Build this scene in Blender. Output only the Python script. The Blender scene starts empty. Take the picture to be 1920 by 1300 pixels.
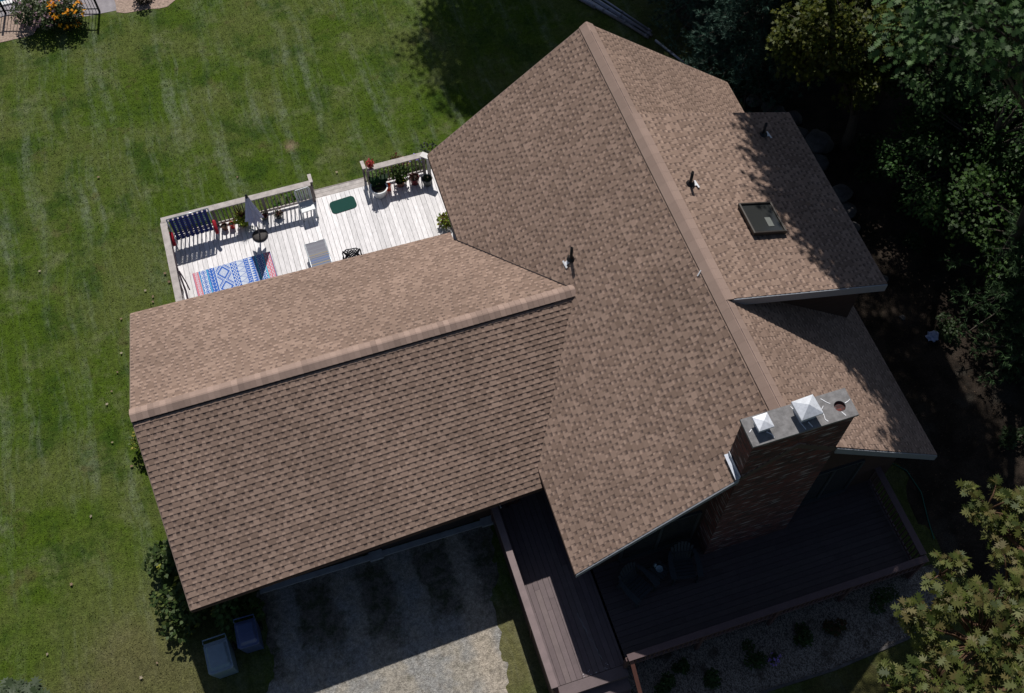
import bpy, bmesh, math, random
import numpy as np
from mathutils import Vector, Matrix, noise
R = math.radians
random.seed(7); rng = np.random.default_rng(7)

# ------------------------------------------------------------------ camera, sky, sun, exposure
sc = bpy.context.scene
def _cam():
    yaw, t, roll = -0.306031, 0.515674, -0.007853
    M = Matrix.Rotation(yaw, 4, 'Z') @ Matrix.Rotation(t, 4, 'X') @ Matrix.Rotation(roll, 4, 'Z')
    cd = bpy.data.cameras.new('camera'); c = bpy.data.objects.new('camera', cd)
    c.matrix_world = Matrix.Translation((-8.64707, -9.55790, 28.0265)) @ M
    cd.sensor_fit = 'HORIZONTAL'; cd.sensor_width = 36.0; cd.lens = 2035.747 / 1920 * 36
    cd.clip_start = 0.5; cd.clip_end = 2000
    sc.collection.objects.link(c); sc.camera = c
_cam()
SUN = Vector((0.146, 0.803, 1.0)).normalized()
w = bpy.data.worlds.new('World'); sc.world = w; w.use_nodes = True
nt = w.node_tree; bg = nt.nodes['Background']; sk = nt.nodes.new('ShaderNodeTexSky')
sk.sky_type = 'NISHITA'; sk.sun_disc = False
sk.sun_elevation = math.asin(SUN.z); sk.sun_rotation = math.atan2(SUN.x, SUN.y)
bg.inputs['Strength'].default_value = 0.055
nt.links.new(sk.outputs[0], bg.inputs['Color'])
sl = bpy.data.lights.new('sun', 'SUN'); sl.energy = 4.9; sl.angle = R(0.55); sl.color = (1.0, 0.955, 0.89)
so = bpy.data.objects.new('sun', sl); so.rotation_euler = (-SUN).to_track_quat('-Z', 'Y').to_euler()
sc.collection.objects.link(so)
sc.view_settings.view_transform = 'Standard'; sc.view_settings.look = 'None'
sc.view_settings.exposure = -0.26; sc.view_settings.gamma = 1.0

# ------------------------------------------------------------------ materials
def rgb(c): return (c[0], c[1], c[2], 1.0)
def mat(name, col, rough=0.75, metal=0.0, var=0.12, scale=9.0, bump=0.0, bscale=60.0, attr=False, spec=0.35, col2=None, stretch=None, bdist=0.01, alpha=None, trans=0.0):
    """procedural surface: base colour (or face colour attribute) broken up by two noises, plus a fine bump"""
    m = bpy.data.materials.new(name); m.use_nodes = True; n = m.node_tree; b = n.nodes['Principled BSDF']; L = n.links.new
    b.inputs['Roughness'].default_value = rough; b.inputs['Metallic'].default_value = metal
    b.inputs['Specular IOR Level'].default_value = spec
    tc = n.nodes.new('ShaderNodeTexCoord'); src = tc.outputs['Object']
    if stretch:
        mp = n.nodes.new('ShaderNodeMapping'); mp.inputs['Scale'].default_value = stretch; L(src, mp.inputs[0]); src = mp.outputs[0]
    nz = n.nodes.new('ShaderNodeTexNoise'); nz.inputs['Scale'].default_value = scale; nz.inputs['Detail'].default_value = 6; nz.inputs['Roughness'].default_value = 0.65
    L(src, nz.inputs['Vector'])
    mr = n.nodes.new('ShaderNodeMapRange'); mr.inputs[1].default_value = 0.3; mr.inputs[2].default_value = 0.7
    mr.inputs[3].default_value = 1 - var; mr.inputs[4].default_value = 1 + var; L(nz.outputs[0], mr.inputs[0])
    if attr:
        at = n.nodes.new('ShaderNodeAttribute'); at.attribute_name = 'Col'; base = at.outputs['Color']
    elif col2:
        mx = n.nodes.new('ShaderNodeMix'); mx.data_type = 'RGBA'; mx.inputs[6].default_value = rgb(col); mx.inputs[7].default_value = rgb(col2)
        m2 = n.nodes.new('ShaderNodeMapRange'); m2.inputs[1].default_value = 0.4; m2.inputs[2].default_value = 0.6; L(nz.outputs[0], m2.inputs[0]); L(m2.outputs[0], mx.inputs[0]); base = mx.outputs[2]
    else:
        rg = n.nodes.new('ShaderNodeRGB'); rg.outputs[0].default_value = rgb(col); base = rg.outputs[0]
    vm = n.nodes.new('ShaderNodeVectorMath'); vm.operation = 'SCALE'; L(base, vm.inputs[0]); L(mr.outputs[0], vm.inputs['Scale'])
    L(vm.outputs[0], b.inputs['Base Color'])
    if bump:
        nb = n.nodes.new('ShaderNodeTexNoise'); nb.inputs['Scale'].default_value = bscale; nb.inputs['Detail'].default_value = 3; L(src, nb.inputs['Vector'])
        bp = n.nodes.new('ShaderNodeBump'); bp.inputs['Strength'].default_value = bump; bp.inputs['Distance'].default_value = bdist; L(nb.outputs[0], bp.inputs['Height']); L(bp.outputs[0], b.inputs['Normal'])
    if trans:
        # thin leaves let some light through
        out = n.nodes['Material Output']; tr = n.nodes.new('ShaderNodeBsdfTranslucent'); ms = n.nodes.new('ShaderNodeMixShader'); ms.inputs[0].default_value = trans
        L(vm.outputs[0], tr.inputs[0]); L(b.outputs[0], ms.inputs[1]); L(tr.outputs[0], ms.inputs[2]); L(ms.outputs[0], out.inputs[0])
    return m

M = {}
M['shingle'] = mat('shingle_granules', (1, 1, 1), 0.92, attr=True, var=0.10, scale=70, bump=0.5, bscale=220, bdist=0.004, spec=0.2)
M['brownedge'] = mat('brown_drip_edge', (0.24, 0.178, 0.148), 0.8)
M['doorframe'] = mat('dark_frame', (0.05, 0.055, 0.06), 0.5)
M['metal2'] = mat('grey_flashing', (0.42, 0.45, 0.52), 0.45, metal=0.3, var=.2, scale=12)
M['vent'] = mat('dark_plastic', (0.012, 0.011, 0.018), 0.6)
M['metal'] = mat('painted_trim', (0.27, 0.285, 0.32), 0.38, var=0.06, scale=4, spec=0.6)
M['flash'] = mat('galvanised_metal', (0.78, 0.81, 0.88), 0.35, metal=0.3, var=0.15, scale=14, bump=0.15, bscale=12)
M['wall'] = mat('dark_siding', (0.055, 0.032, 0.026), 0.8, var=0.25, scale=3, stretch=(1, 1, 8))
M['wood_grey'] = mat('weathered_wood', (0.40, 0.36, 0.345), 0.85, var=0.25, scale=6, bump=0.3, bscale=30, attr=True)
M['porch'] = mat('stained_boards', (1, 1, 1), 0.62, var=0.14, scale=5, attr=True, bump=0.2, bscale=40, spec=0.4)
M['stairpost'] = mat('stained_rail', (0.14, 0.06, 0.045), 0.6, var=0.15)
M['concrete'] = mat('concrete', (0.33, 0.34, 0.36), 0.85, var=0.2, scale=5, bump=0.2)
M['crown'] = mat('chimney_mortar', (0.20, 0.195, 0.20), 0.9, var=0.35, scale=5, bump=0.4, bscale=25)
M['tar'] = mat('white_sealant', (0.75, 0.76, 0.80), 0.5)
M['black'] = mat('black_plastic', (0.012, 0.012, 0.014), 0.45)
M['glass'] = mat('dark_glass', (0.036, 0.038, 0.038), 0.12, spec=0.7, var=0.05)
M['doorpanel'] = mat('door_panel', (.035, .028, .026), .6)
M['skyframe'] = mat('bronze_frame', (0.045, 0.038, 0.034), 0.45, metal=0.2)
M['attr'] = mat('painted_cloth', (1, 1, 1), 0.85, attr=True, var=0.10, scale=40)
M['bark'] = mat('bark', (0.085, 0.07, 0.058), 0.95, var=0.35, scale=12, bump=0.6, bscale=25, stretch=(3, 3, 1), bdist=0.02)
M['twig'] = mat('reddish_twig', (0.11, 0.06, 0.035), 0.9)
M['leaf'] = mat('leaves', (1, 1, 1), 0.55, attr=True, var=0.15, scale=30, spec=0.25, trans=0.3)
M['needle'] = mat('needles', (1, 1, 1), 0.6, attr=True, var=0.15, scale=20, spec=0.3, trans=0.1)
M['rock'] = mat('field_stone', (0.085, 0.08, 0.08), 0.9, var=0.4, scale=5, bump=0.6, bscale=18, bdist=0.03)
M['white'] = mat('white_plastic', (0.62, 0.66, 0.68), 0.4, var=0.06)
M['whiteglaze'] = mat('white_glaze', (0.85, 0.87, 0.88), 0.3, var=0.04)
M['red'] = mat('red_vinyl', (0.42, 0.012, 0.03), 0.6, var=0.15)
M['redpot'] = mat('red_glaze', (0.62, 0.02, 0.015), 0.35, spec=0.5)
M['orange'] = mat('orange_plastic', (0.85, 0.10, 0.02), 0.4)
M['brown'] = mat('brown_clay', (0.16, 0.075, 0.05), 0.7, var=0.3)
M['maroon'] = mat('maroon_glaze', (0.16, 0.02, 0.025), 0.35, spec=0.5)
M['greypot'] = mat('grey_resin', (0.10, 0.11, 0.11), 0.6, var=0.2)
M['soil'] = mat('potting_soil', (0.035, 0.025, 0.02), 0.95, var=0.4, scale=30, bump=0.6)
M['navy'] = mat('navy_cushion', (0.012, 0.026, 0.17), 0.75, var=0.25, scale=25)
M['tube'] = mat('steel_tube', (0.5, 0.54, 0.58), 0.35, metal=0.4)
M['canvas'] = mat('grey_canvas', (0.50, 0.53, 0.66), 0.85, var=0.08, scale=8, bump=0.2, bscale=50, trans=0.5)
M['pole'] = mat('steel_pole', (0.14, 0.14, 0.16), 0.4, metal=0.5)
M['mat_green'] = mat('green_bristle', (0.005, 0.055, 0.045), 0.9, var=0.3, scale=60, bump=0.5, bscale=120)
M['bin_a'] = mat('blue_grey_plastic', (0.16, 0.235, 0.31), 0.36, var=0.1, spec=0.5)
M['bin_b'] = mat('dark_blue_plastic', (0.065, 0.095, 0.21), 0.36, var=0.1, spec=0.5)
M['adir'] = mat('blue_black_resin', (0.035, 0.042, 0.05), 0.5, var=0.12)
M['alu'] = mat('aluminium', (0.30, 0.31, 0.37), 0.4, metal=0.5, var=0.2, scale=6)
M['iron'] = mat('black_iron', (0.015, 0.017, 0.03), 0.5)
M['cord'] = mat('dark_cord', (0.035, 0.022, 0.035), 0.7)
M['hose'] = mat('green_rubber', (0.01, 0.12, 0.09), 0.5)
M['clear'] = mat('grey_glass', (0.25, 0.33, 0.38), 0.15, spec=0.6)

def brick_mat():
    m = bpy.data.materials.new('dark_brick'); m.use_nodes = True; n = m.node_tree; b = n.nodes['Principled BSDF']; L = n.links.new
    b.inputs['Roughness'].default_value = 0.9
    uv = n.nodes.new('ShaderNodeUVMap'); uv.uv_map = 'UVMap'
    br = n.nodes.new('ShaderNodeTexBrick'); br.inputs['Scale'].default_value = 1.0
    br.inputs['Color1'].default_value = rgb((0.14, 0.037, 0.031)); br.inputs['Color2'].default_value = rgb((0.04, 0.018, 0.018)); br.inputs['Mortar'].default_value = rgb((0.055, 0.045, 0.047))
    br.inputs['Mortar Size'].default_value = 0.008; br.inputs['Brick Width'].default_value = 0.215; br.inputs['Row Height'].default_value = 0.075; br.inputs['Mortar Smooth'].default_value = 0.2
    L(uv.outputs[0], br.inputs['Vector'])
    nz = n.nodes.new('ShaderNodeTexNoise'); nz.inputs['Scale'].default_value = 1.0; nz.inputs['Detail'].default_value = 5
    mp = n.nodes.new('ShaderNodeMapping'); mp.inputs['Scale'].default_value = (2.2, 13.3, 1); L(uv.outputs[0], mp.inputs[0]); L(mp.outputs[0], nz.inputs['Vector'])
    mr = n.nodes.new('ShaderNodeMapRange'); mr.inputs[1].default_value = 0.57; mr.inputs[2].default_value = 0.70; L(nz.outputs[0], mr.inputs[0])
    mx = n.nodes.new('ShaderNodeMix'); mx.data_type = 'RGBA'; L(mr.outputs[0], mx.inputs[0]); L(br.outputs['Color'], mx.inputs[6]); mx.inputs[7].default_value = rgb((0.36, 0.33, 0.34))
    L(mx.outputs[2], b.inputs['Base Color'])
    bp = n.nodes.new('ShaderNodeBump'); bp.invert = True; bp.inputs['Strength'].default_value = 0.6; bp.inputs['Distance'].default_value = 0.008; L(br.outputs['Fac'], bp.inputs['Height']); L(bp.outputs[0], b.inputs['Normal'])
    return m
M['brick'] = brick_mat()

# ---------- ground materials
def nodes_for(name, rough=0.95):
    m = bpy.data.materials.new(name); m.use_nodes = True; n = m.node_tree; b = n.nodes['Principled BSDF']
    b.inputs['Roughness'].default_value = rough; b.inputs['Specular IOR Level'].default_value = 0.15
    ge = n.nodes.new('ShaderNodeNewGeometry')
    return m, n, b, ge.outputs['Position']
def N_noise(n, src, scale, detail=5, rough=0.6, stretch=(1, 1, 1), rot=0, off=(0, 0, 0)):
    mp = n.nodes.new('ShaderNodeMapping'); mp.inputs['Scale'].default_value = stretch; mp.inputs['Rotation'].default_value = (0, 0, rot); mp.inputs['Location'].default_value = off
    n.links.new(src, mp.inputs[0]); t = n.nodes.new('ShaderNodeTexNoise'); t.inputs['Scale'].default_value = scale; t.inputs['Detail'].default_value = detail; t.inputs['Roughness'].default_value = rough
    n.links.new(mp.outputs[0], t.inputs['Vector']); return t.outputs[0]
def N_ramp(n, src, lo, hi, a=0.0, b=1.0):
    r = n.nodes.new('ShaderNodeMapRange'); r.interpolation_type = 'SMOOTHSTEP'; n.links.new(src, r.inputs[0])
    for i, v in enumerate((lo, hi, a, b)): r.inputs[i + 1].default_value = v
    return r.outputs[0]
def N_mix(n, fac, a, b):
    x = n.nodes.new('ShaderNodeMix'); x.data_type = 'RGBA'
    if isinstance(fac, float): x.inputs[0].default_value = fac
    else: n.links.new(fac, x.inputs[0])
    for i, c in ((6, a), (7, b)):
        if isinstance(c, tuple): x.inputs[i].default_value = rgb(c)
        else: n.links.new(c, x.inputs[i])
    return x.outputs[2]
def N_math(n, op, a, b):
    x = n.nodes.new('ShaderNodeMath'); x.operation = op
    for i, c in enumerate((a, b)):
        if isinstance(c, (int, float)): x.inputs[i].default_value = c
        else: n.links.new(c, x.inputs[i])
    return x.outputs[0]
def N_scale(n, col, f):
    x = n.nodes.new('ShaderNodeVectorMath'); x.operation = 'SCALE'; n.links.new(col, x.inputs[0]); n.links.new(f, x.inputs['Scale']); return x.outputs[0]
def N_dist(n, pos, cx, cy, lo, hi, wob=0.0, wscale=2.0):
    sp = n.nodes.new('ShaderNodeVectorMath'); sp.operation = 'DISTANCE'; n.links.new(pos, sp.inputs[0]); sp.inputs[1].default_value = (cx, cy, 0)
    d = sp.outputs['Value']
    if wob: d = N_math(n, 'ADD', d, N_math(n, 'MULTIPLY', N_math(n, 'SUBTRACT', N_noise(n, pos, wscale, 4), 0.5), wob))
    return N_ramp(n, d, lo, hi, 1.0, 0.0)
def N_bump(n, b, h, s, d):
    bp = n.nodes.new('ShaderNodeBump'); bp.inputs['Strength'].default_value = s; bp.inputs['Distance'].default_value = d
    n.links.new(h, bp.inputs['Height']); n.links.new(bp.outputs[0], b.inputs['Normal'])

def grass_mat(name, blades=False):
    m, n, b, pos = nodes_for(name, 0.9)
    lush, mid, pale, dry = (0.063, 0.108, 0.007), (0.096, 0.124, 0.027), (0.145, 0.166, 0.072), (0.15, 0.125, 0.065)
    big = N_noise(n, pos, 0.30, 6, 0.62)
    c = N_mix(n, N_ramp(n, big, 0.42, 0.60), lush, mid)
    c = N_mix(n, N_math(n, 'MULTIPLY', N_ramp(n, N_noise(n, pos, 0.8, 6, 0.72, off=(1, 5, 0)), 0.50, 0.70), 0.75), c, pale)
    c = N_mix(n, N_math(n, 'MULTIPLY', N_ramp(n, N_noise(n, pos, 0.7, 5, 0.7, off=(8, 3, 0)), 0.48, 0.66), 0.8), c, (0.028, 0.064, 0.005))
    # pale clippings left in soft streaks along the mowing direction
    wv = N_noise(n, pos, 0.25, 2, 0.5, off=(2, 9, 0))
    sh = n.nodes.new('ShaderNodeCombineXYZ'); n.links.new(N_math(n, 'MULTIPLY', wv, .9), sh.inputs[0])
    ps = n.nodes.new('ShaderNodeVectorMath'); ps.operation = 'ADD'; n.links.new(pos, ps.inputs[0]); n.links.new(sh.outputs[0], ps.inputs[1])
    st = N_noise(n, ps.outputs[0], 1.0, 7, 0.68, (1.9, 0.15, 1), R(4), (0.6, 0.4, 0))
    st = N_math(n, 'MULTIPLY', N_ramp(n, st, 0.46, 0.68), N_ramp(n, N_noise(n, pos, 0.20, 3, 0.5, off=(4.3, 1.7, 0)), 0.30, 0.52))
    st = N_math(n, 'MULTIPLY', st, N_ramp(n, N_noise(n, pos, 3.5, 4, 0.7), 0.30, 0.66, 0.12, 1.0))
    c = N_mix(n, N_math(n, 'MULTIPLY', st, 0.62), c, (0.185, 0.22, 0.15))
    # drier turf near the driveway and one dead spot
    sx = n.nodes.new('ShaderNodeSeparateXYZ'); n.links.new(pos, sx.inputs[0])
    dr = N_math(n, 'MULTIPLY', N_dist(n, pos, -15.8, -1.6, 1.0, 4.2, 2.4, 1.2), 0.62)
    c = N_mix(n, dr, c, dry)
    c = N_mix(n, N_math(n, 'MULTIPLY', N_dist(n, pos, -6.6, -3.0, .5, 2.2, 1.0, 1.6), 0.6), c, (0.17, 0.14, 0.075))
    c = N_mix(n, N_dist(n, pos, -8.5, 15.15, 0.0, 0.34, 0.55, 6.0), c, (0.23, 0.18, 0.11))
    c = N_mix(n, N_math(n, 'MULTIPLY', N_ramp(n, N_noise(n, pos, 0.9, 4, 0.6, off=(9, 2, 0)), 0.60, 0.72), 0.5), c, (0.10, 0.085, 0.035))
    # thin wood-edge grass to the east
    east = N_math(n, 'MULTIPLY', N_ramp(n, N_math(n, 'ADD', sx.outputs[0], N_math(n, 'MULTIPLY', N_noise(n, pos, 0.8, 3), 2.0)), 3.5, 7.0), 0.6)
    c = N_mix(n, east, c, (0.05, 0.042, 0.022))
    c = N_mix(n, N_math(n, 'MULTIPLY', N_dist(n, pos, 2.0, -8.5, 1.5, 5.0, 2.0, 1.0), 0.85), c, (0.060, 0.050, 0.022))  # grass colour darkened and browned to dim the sunlit patch past the bed
    f = N_ramp(n, N_noise(n, pos, 22.0, 4, 0.75), 0.25, 0.78, 0.62, 1.36)
    f2 = N_ramp(n, N_noise(n, pos, 6.0, 5, 0.7), 0.28, 0.72, 0.74, 1.26)
    c = N_scale(n, N_scale(n, c, f), f2)
    n.links.new(c, b.inputs['Base Color'])
    if not blades: N_bump(n, b, N_noise(n, pos, 26.0, 4, 0.7), 0.9, 0.05)
    return m
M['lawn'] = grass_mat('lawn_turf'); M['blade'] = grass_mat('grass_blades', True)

def drive_mat():
    m, n, b, pos = nodes_for('driveway_gravel')
    sx = n.nodes.new('ShaderNodeSeparateXYZ'); n.links.new(pos, sx.inputs[0])
    wob = N_math(n, 'MULTIPLY', N_math(n, 'SUBTRACT', N_noise(n, pos, 0.9, 3), 0.5), 0.7)
    x = N_math(n, 'ADD', sx.outputs[0], wob)
    tracks = None
    for cx, hw in ((-11.95, .14), (-10.25, .16), (-8.72, .20), (-7.20, .10)):
        d = N_math(n, 'ABSOLUTE', N_math(n, 'SUBTRACT', x, cx), 0); k = N_ramp(n, d, hw, hw + .38, 1.0, 0.0)
        tracks = k if tracks is None else N_math(n, 'MAXIMUM', tracks, k)
    out = N_ramp(n, N_math(n, 'ADD', sx.outputs[1], N_math(n, 'MULTIPLY', N_noise(n, pos, 1.1, 3, off=(3, 3, 0)), 1.6)), -1.45, 0.25, 1.0, 0.0)
    near = N_ramp(n, sx.outputs[1], 0.1, 0.55, 0.0, 0.6)
    clean = N_math(n, 'MAXIMUM', N_math(n, 'MAXIMUM', tracks, out), near)
    nb = N_noise(n, pos, 2.6, 8, 0.8)
    clean = N_ramp(n, N_math(n, 'ADD', clean, N_math(n, 'MULTIPLY', N_math(n, 'SUBTRACT', nb, 0.5), 3.0)), 0.1, 1.15)
    grav = N_mix(n, N_ramp(n, N_noise(n, pos, 1.1, 5, 0.6, off=(2, 7, 0)), 0.42, 0.60), (0.295, 0.29, 0.28), (0.345, 0.315, 0.27))
    moss = N_mix(n, N_ramp(n, N_noise(n, pos, 3.5, 4), 0.42, 0.62), (0.17, 0.15, 0.13), (0.085, 0.088, 0.055))
    sand = N_math(n, 'ABSOLUTE', N_math(n, 'SUBTRACT', x, -7.25), 0)
    grav = N_mix(n, N_math(n, 'MULTIPLY', N_ramp(n, sand, 0.15, 0.55, 1.0, 0.0), 0.75), grav, (0.43, 0.37, 0.30))
    c = N_mix(n, clean, moss, grav)
    v = n.nodes.new('ShaderNodeTexVoronoi'); v.inputs['Scale'].default_value = 42; n.links.new(pos, v.inputs['Vector'])
    bw = n.nodes.new('ShaderNodeRGBToBW'); n.links.new(v.outputs['Color'], bw.inputs[0])
    c = N_scale(n, c, N_ramp(n, bw.outputs[0], 0.1, 0.9, 0.78, 1.18))
    c = N_scale(n, c, N_ramp(n, N_noise(n, pos, 9, 6, 0.75), 0.28, 0.7, 0.58, 1.25))
    # broken leaves and twigs lying in the gravel
    c = N_mix(n, N_math(n, 'MULTIPLY', N_ramp(n, N_noise(n, pos, 14, 3, 0.6, (1, 2.2, 1), 0.8), 0.64, 0.70), 0.8), c, (0.09, 0.065, 0.045))
    n.links.new(c, b.inputs['Base Color']); N_bump(n, b, v.outputs['Distance'], 0.6, 0.02)
    return m
M['drive'] = drive_mat()
def bed_mat():
    m, n, b, pos = nodes_for('pea_stone')
    v = n.nodes.new('ShaderNodeTexVoronoi'); v.inputs['Scale'].default_value = 44; n.links.new(pos, v.inputs['Vector'])
    bw = n.nodes.new('ShaderNodeRGBToBW'); n.links.new(v.outputs['Color'], bw.inputs[0])
    c = N_mix(n, N_ramp(n, bw.outputs[0], 0.15, 0.85), (0.08, 0.066, 0.056), (0.34, 0.30, 0.265))
    c = N_mix(n, N_math(n, 'MULTIPLY', N_ramp(n, N_noise(n, pos, 1.6, 5, 0.7), 0.50, 0.66), 0.8), c, (0.06, 0.045, 0.032))
    n.links.new(c, b.inputs['Base Color']); N_bump(n, b, v.outputs['Distance'], 0.8, 0.03)
    return m
M['bed'] = bed_mat()
def floor_mat():
    m, n, b, pos = nodes_for('forest_floor')
    c = N_mix(n, N_ramp(n, N_noise(n, pos, 1.1, 6, 0.7), 0.38, 0.64), (0.016, 0.012, 0.009), (0.040, 0.030, 0.023))
    c = N_mix(n, N_math(n, 'MULTIPLY', N_ramp(n, N_noise(n, pos, 11, 4, 0.7), 0.60, 0.72), 0.7), c, (0.15, 0.10, 0.06))
    c = N_mix(n, N_math(n, 'MULTIPLY', N_ramp(n, N_noise(n, pos, 0.5, 4, 0.6, off=(5, 5, 0)), 0.56, 0.68), 0.6), c, (0.055, 0.05, 0.042))
    c = N_scale(n, c, N_ramp(n, N_noise(n, pos, 30, 4, 0.7), 0.3, 0.7, 0.55, 1.4))
    n.links.new(c, b.inputs['Base Color']); N_bump(n, b, N_noise(n, pos, 20, 5, 0.7), 0.9, 0.04)
    return m
M['floor'] = floor_mat()
M['patio'] = mat('patio_concrete', (0.30, 0.28, 0.30), 0.9, var=0.2, scale=4, bump=0.2)
M['tan'] = mat('tan_stone', (0.36, 0.27, 0.22), 0.95, var=0.4, scale=12, bump=0.7, bscale=25, bdist=0.03)
M['water'] = mat('pool_water', (0.004, 0.10, 0.16), 0.12, var=0.1, scale=3, spec=0.6, bump=0.2, bscale=4)
M['coping'] = mat('white_coping', (0.75, 0.76, 0.76), 0.6)

# ------------------------------------------------------------------ helpers
COL = sc.collection
class MB:
    def __init__(s): s.v = []; s.f = []; s.c = []
    def add(s, vs, fs, col=None):
        o = len(s.v); s.v += [tuple(p) for p in vs]
        for q in fs: s.f.append(tuple(i + o for i in q)); s.c.append(col or (1, 1, 1))
        return s
    def box(s, c, size, rz=0.0, col=None, tilt=None, jit=0.0):
        x, y, z = [k / 2 for k in size]; P = []
        for i in (-1, 1):
            for j in (-1, 1):
                for k in (-1, 1): P.append(Vector((i * x, j * y, k * z)))
        m = Matrix.Rotation(rz, 3, 'Z')
        if tilt: m = m @ Matrix.Rotation(tilt[0], 3, tilt[1])
        P = [m @ p + Vector(c) for p in P]
        return s.add(P, [(0, 1, 3, 2), (4, 6, 7, 5), (0, 4, 5, 1), (2, 3, 7, 6), (0, 2, 6, 4), (1, 5, 7, 3)], col)
    def beam(s, a, b, w, h, col=None, up=(0, 0, 1)):
        a, b = Vector(a), Vector(b); d = (b - a).normalized(); u = Vector(up)
        if abs(d.dot(u)) > .98: u = Vector((0, 1, 0))
        sx = d.cross(u).normalized(); uz = sx.cross(d); P = []
        for q in (a, b):
            for i, j in ((-1, -1), (1, -1), (1, 1), (-1, 1)): P.append(q + sx * i * w / 2 + uz * j * h / 2)
        return s.add(P, [(3, 2, 1, 0), (4, 5, 6, 7), (0, 1, 5, 4), (1, 2, 6, 5), (2, 3, 7, 6), (3, 0, 4, 7)], col)
    def tube(s, pts, rad, n=8, col=None, cap=True):
        pts = [Vector(p) for p in pts]; rad = rad if isinstance(rad, (list, tuple)) else [rad] * len(pts)
        o = []; P = []
        prev = None
        for i, p in enumerate(pts):
            d = (pts[min(i + 1, len(pts) - 1)] - pts[max(i - 1, 0)]).normalized()
            if prev is None: prev = d.orthogonal().normalized()
            a = (prev - d * prev.dot(d)).normalized(); prev = a; b = d.cross(a)
            for k in range(n):
                t = 2 * math.pi * k / n; P.append(p + (a * math.cos(t) + b * math.sin(t)) * rad[i])
        F = []
        for i in range(len(pts) - 1):
            for k in range(n):
                q = (k + 1) % n; F.append((i * n + k, i * n + q, (i + 1) * n + q, (i + 1) * n + k))
        if cap: F.append(tuple(range(n))[::-1]); F.append(tuple((len(pts) - 1) * n + k for k in range(n)))
        return s.add(P, F, col)
    def lathe(s, prof, c=(0, 0, 0), n=24, col=None, wob=0, lobes=0):
        P = []; F = []
        for r, z in prof:
            for k in range(n):
                t = 2 * math.pi * k / n; rr = r * (1 + (wob * math.cos(lobes * t) if lobes else 0)); P.append((c[0] + rr * math.cos(t), c[1] + rr * math.sin(t), c[2] + z))
        for i in range(len(prof) - 1):
            for k in range(n):
                q = (k + 1) % n; F.append((i * n + k, i * n + q, (i + 1) * n + q, (i + 1) * n + k))
        return s.add(P, F, col)
    def disc(s, c, r, n=24, col=None):
        return s.add([(c[0] + r * math.cos(2 * math.pi * k / n), c[1] + r * math.sin(2 * math.pi * k / n), c[2]) for k in range(n)], [tuple(range(n))], col)
    def build(s, name, m, parent=None, smooth=False, bevel=0.0):
        me = bpy.data.meshes.new(name); me.from_pydata(s.v, [], s.f); me.materials.append(M[m] if isinstance(m, str) else m)
        at = me.attributes.new('Col', 'FLOAT_COLOR', 'FACE'); a = np.ones((len(s.f), 4), np.float32); a[:, :3] = np.array(s.c, np.float32).reshape(-1, 3) if s.c else 1; at.data.foreach_set('color', a.ravel())
        if smooth: me.polygons.foreach_set('use_smooth', [True] * len(me.polygons))
        me.update(); o = bpy.data.objects.new(name, me); COL.objects.link(o)
        if parent: o.parent = parent
        if bevel:
            b = o.modifiers.new('bevel', 'BEVEL'); b.width = bevel; b.segments = 2; b.limit_method = 'ANGLE'
        return o
def tag(o, label, cat, group=None):
    o['label'] = label; o['category'] = cat
    if group: o['group'] = group
    return o
def thing(name, label, cat, loc=(0, 0, 0), rz=0.0, group=None):
    o = bpy.data.objects.new(name, None); COL.objects.link(o); o.location = loc; o.rotation_euler = (0, 0, rz); o.empty_display_size = .2
    return tag(o, label, cat, group)
def struct(o): o['kind'] = 'structure'; return o
def copy_tree(o, parent=None):
    c = o.copy(); COL.objects.link(c); c.parent = parent
    for ch in list(o.children): copy_tree(ch, c)
    return c
def jcol(c, a=0.1):
    k = 1 + random.uniform(-a, a); return (c[0] * k, c[1] * k, c[2] * k)

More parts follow.
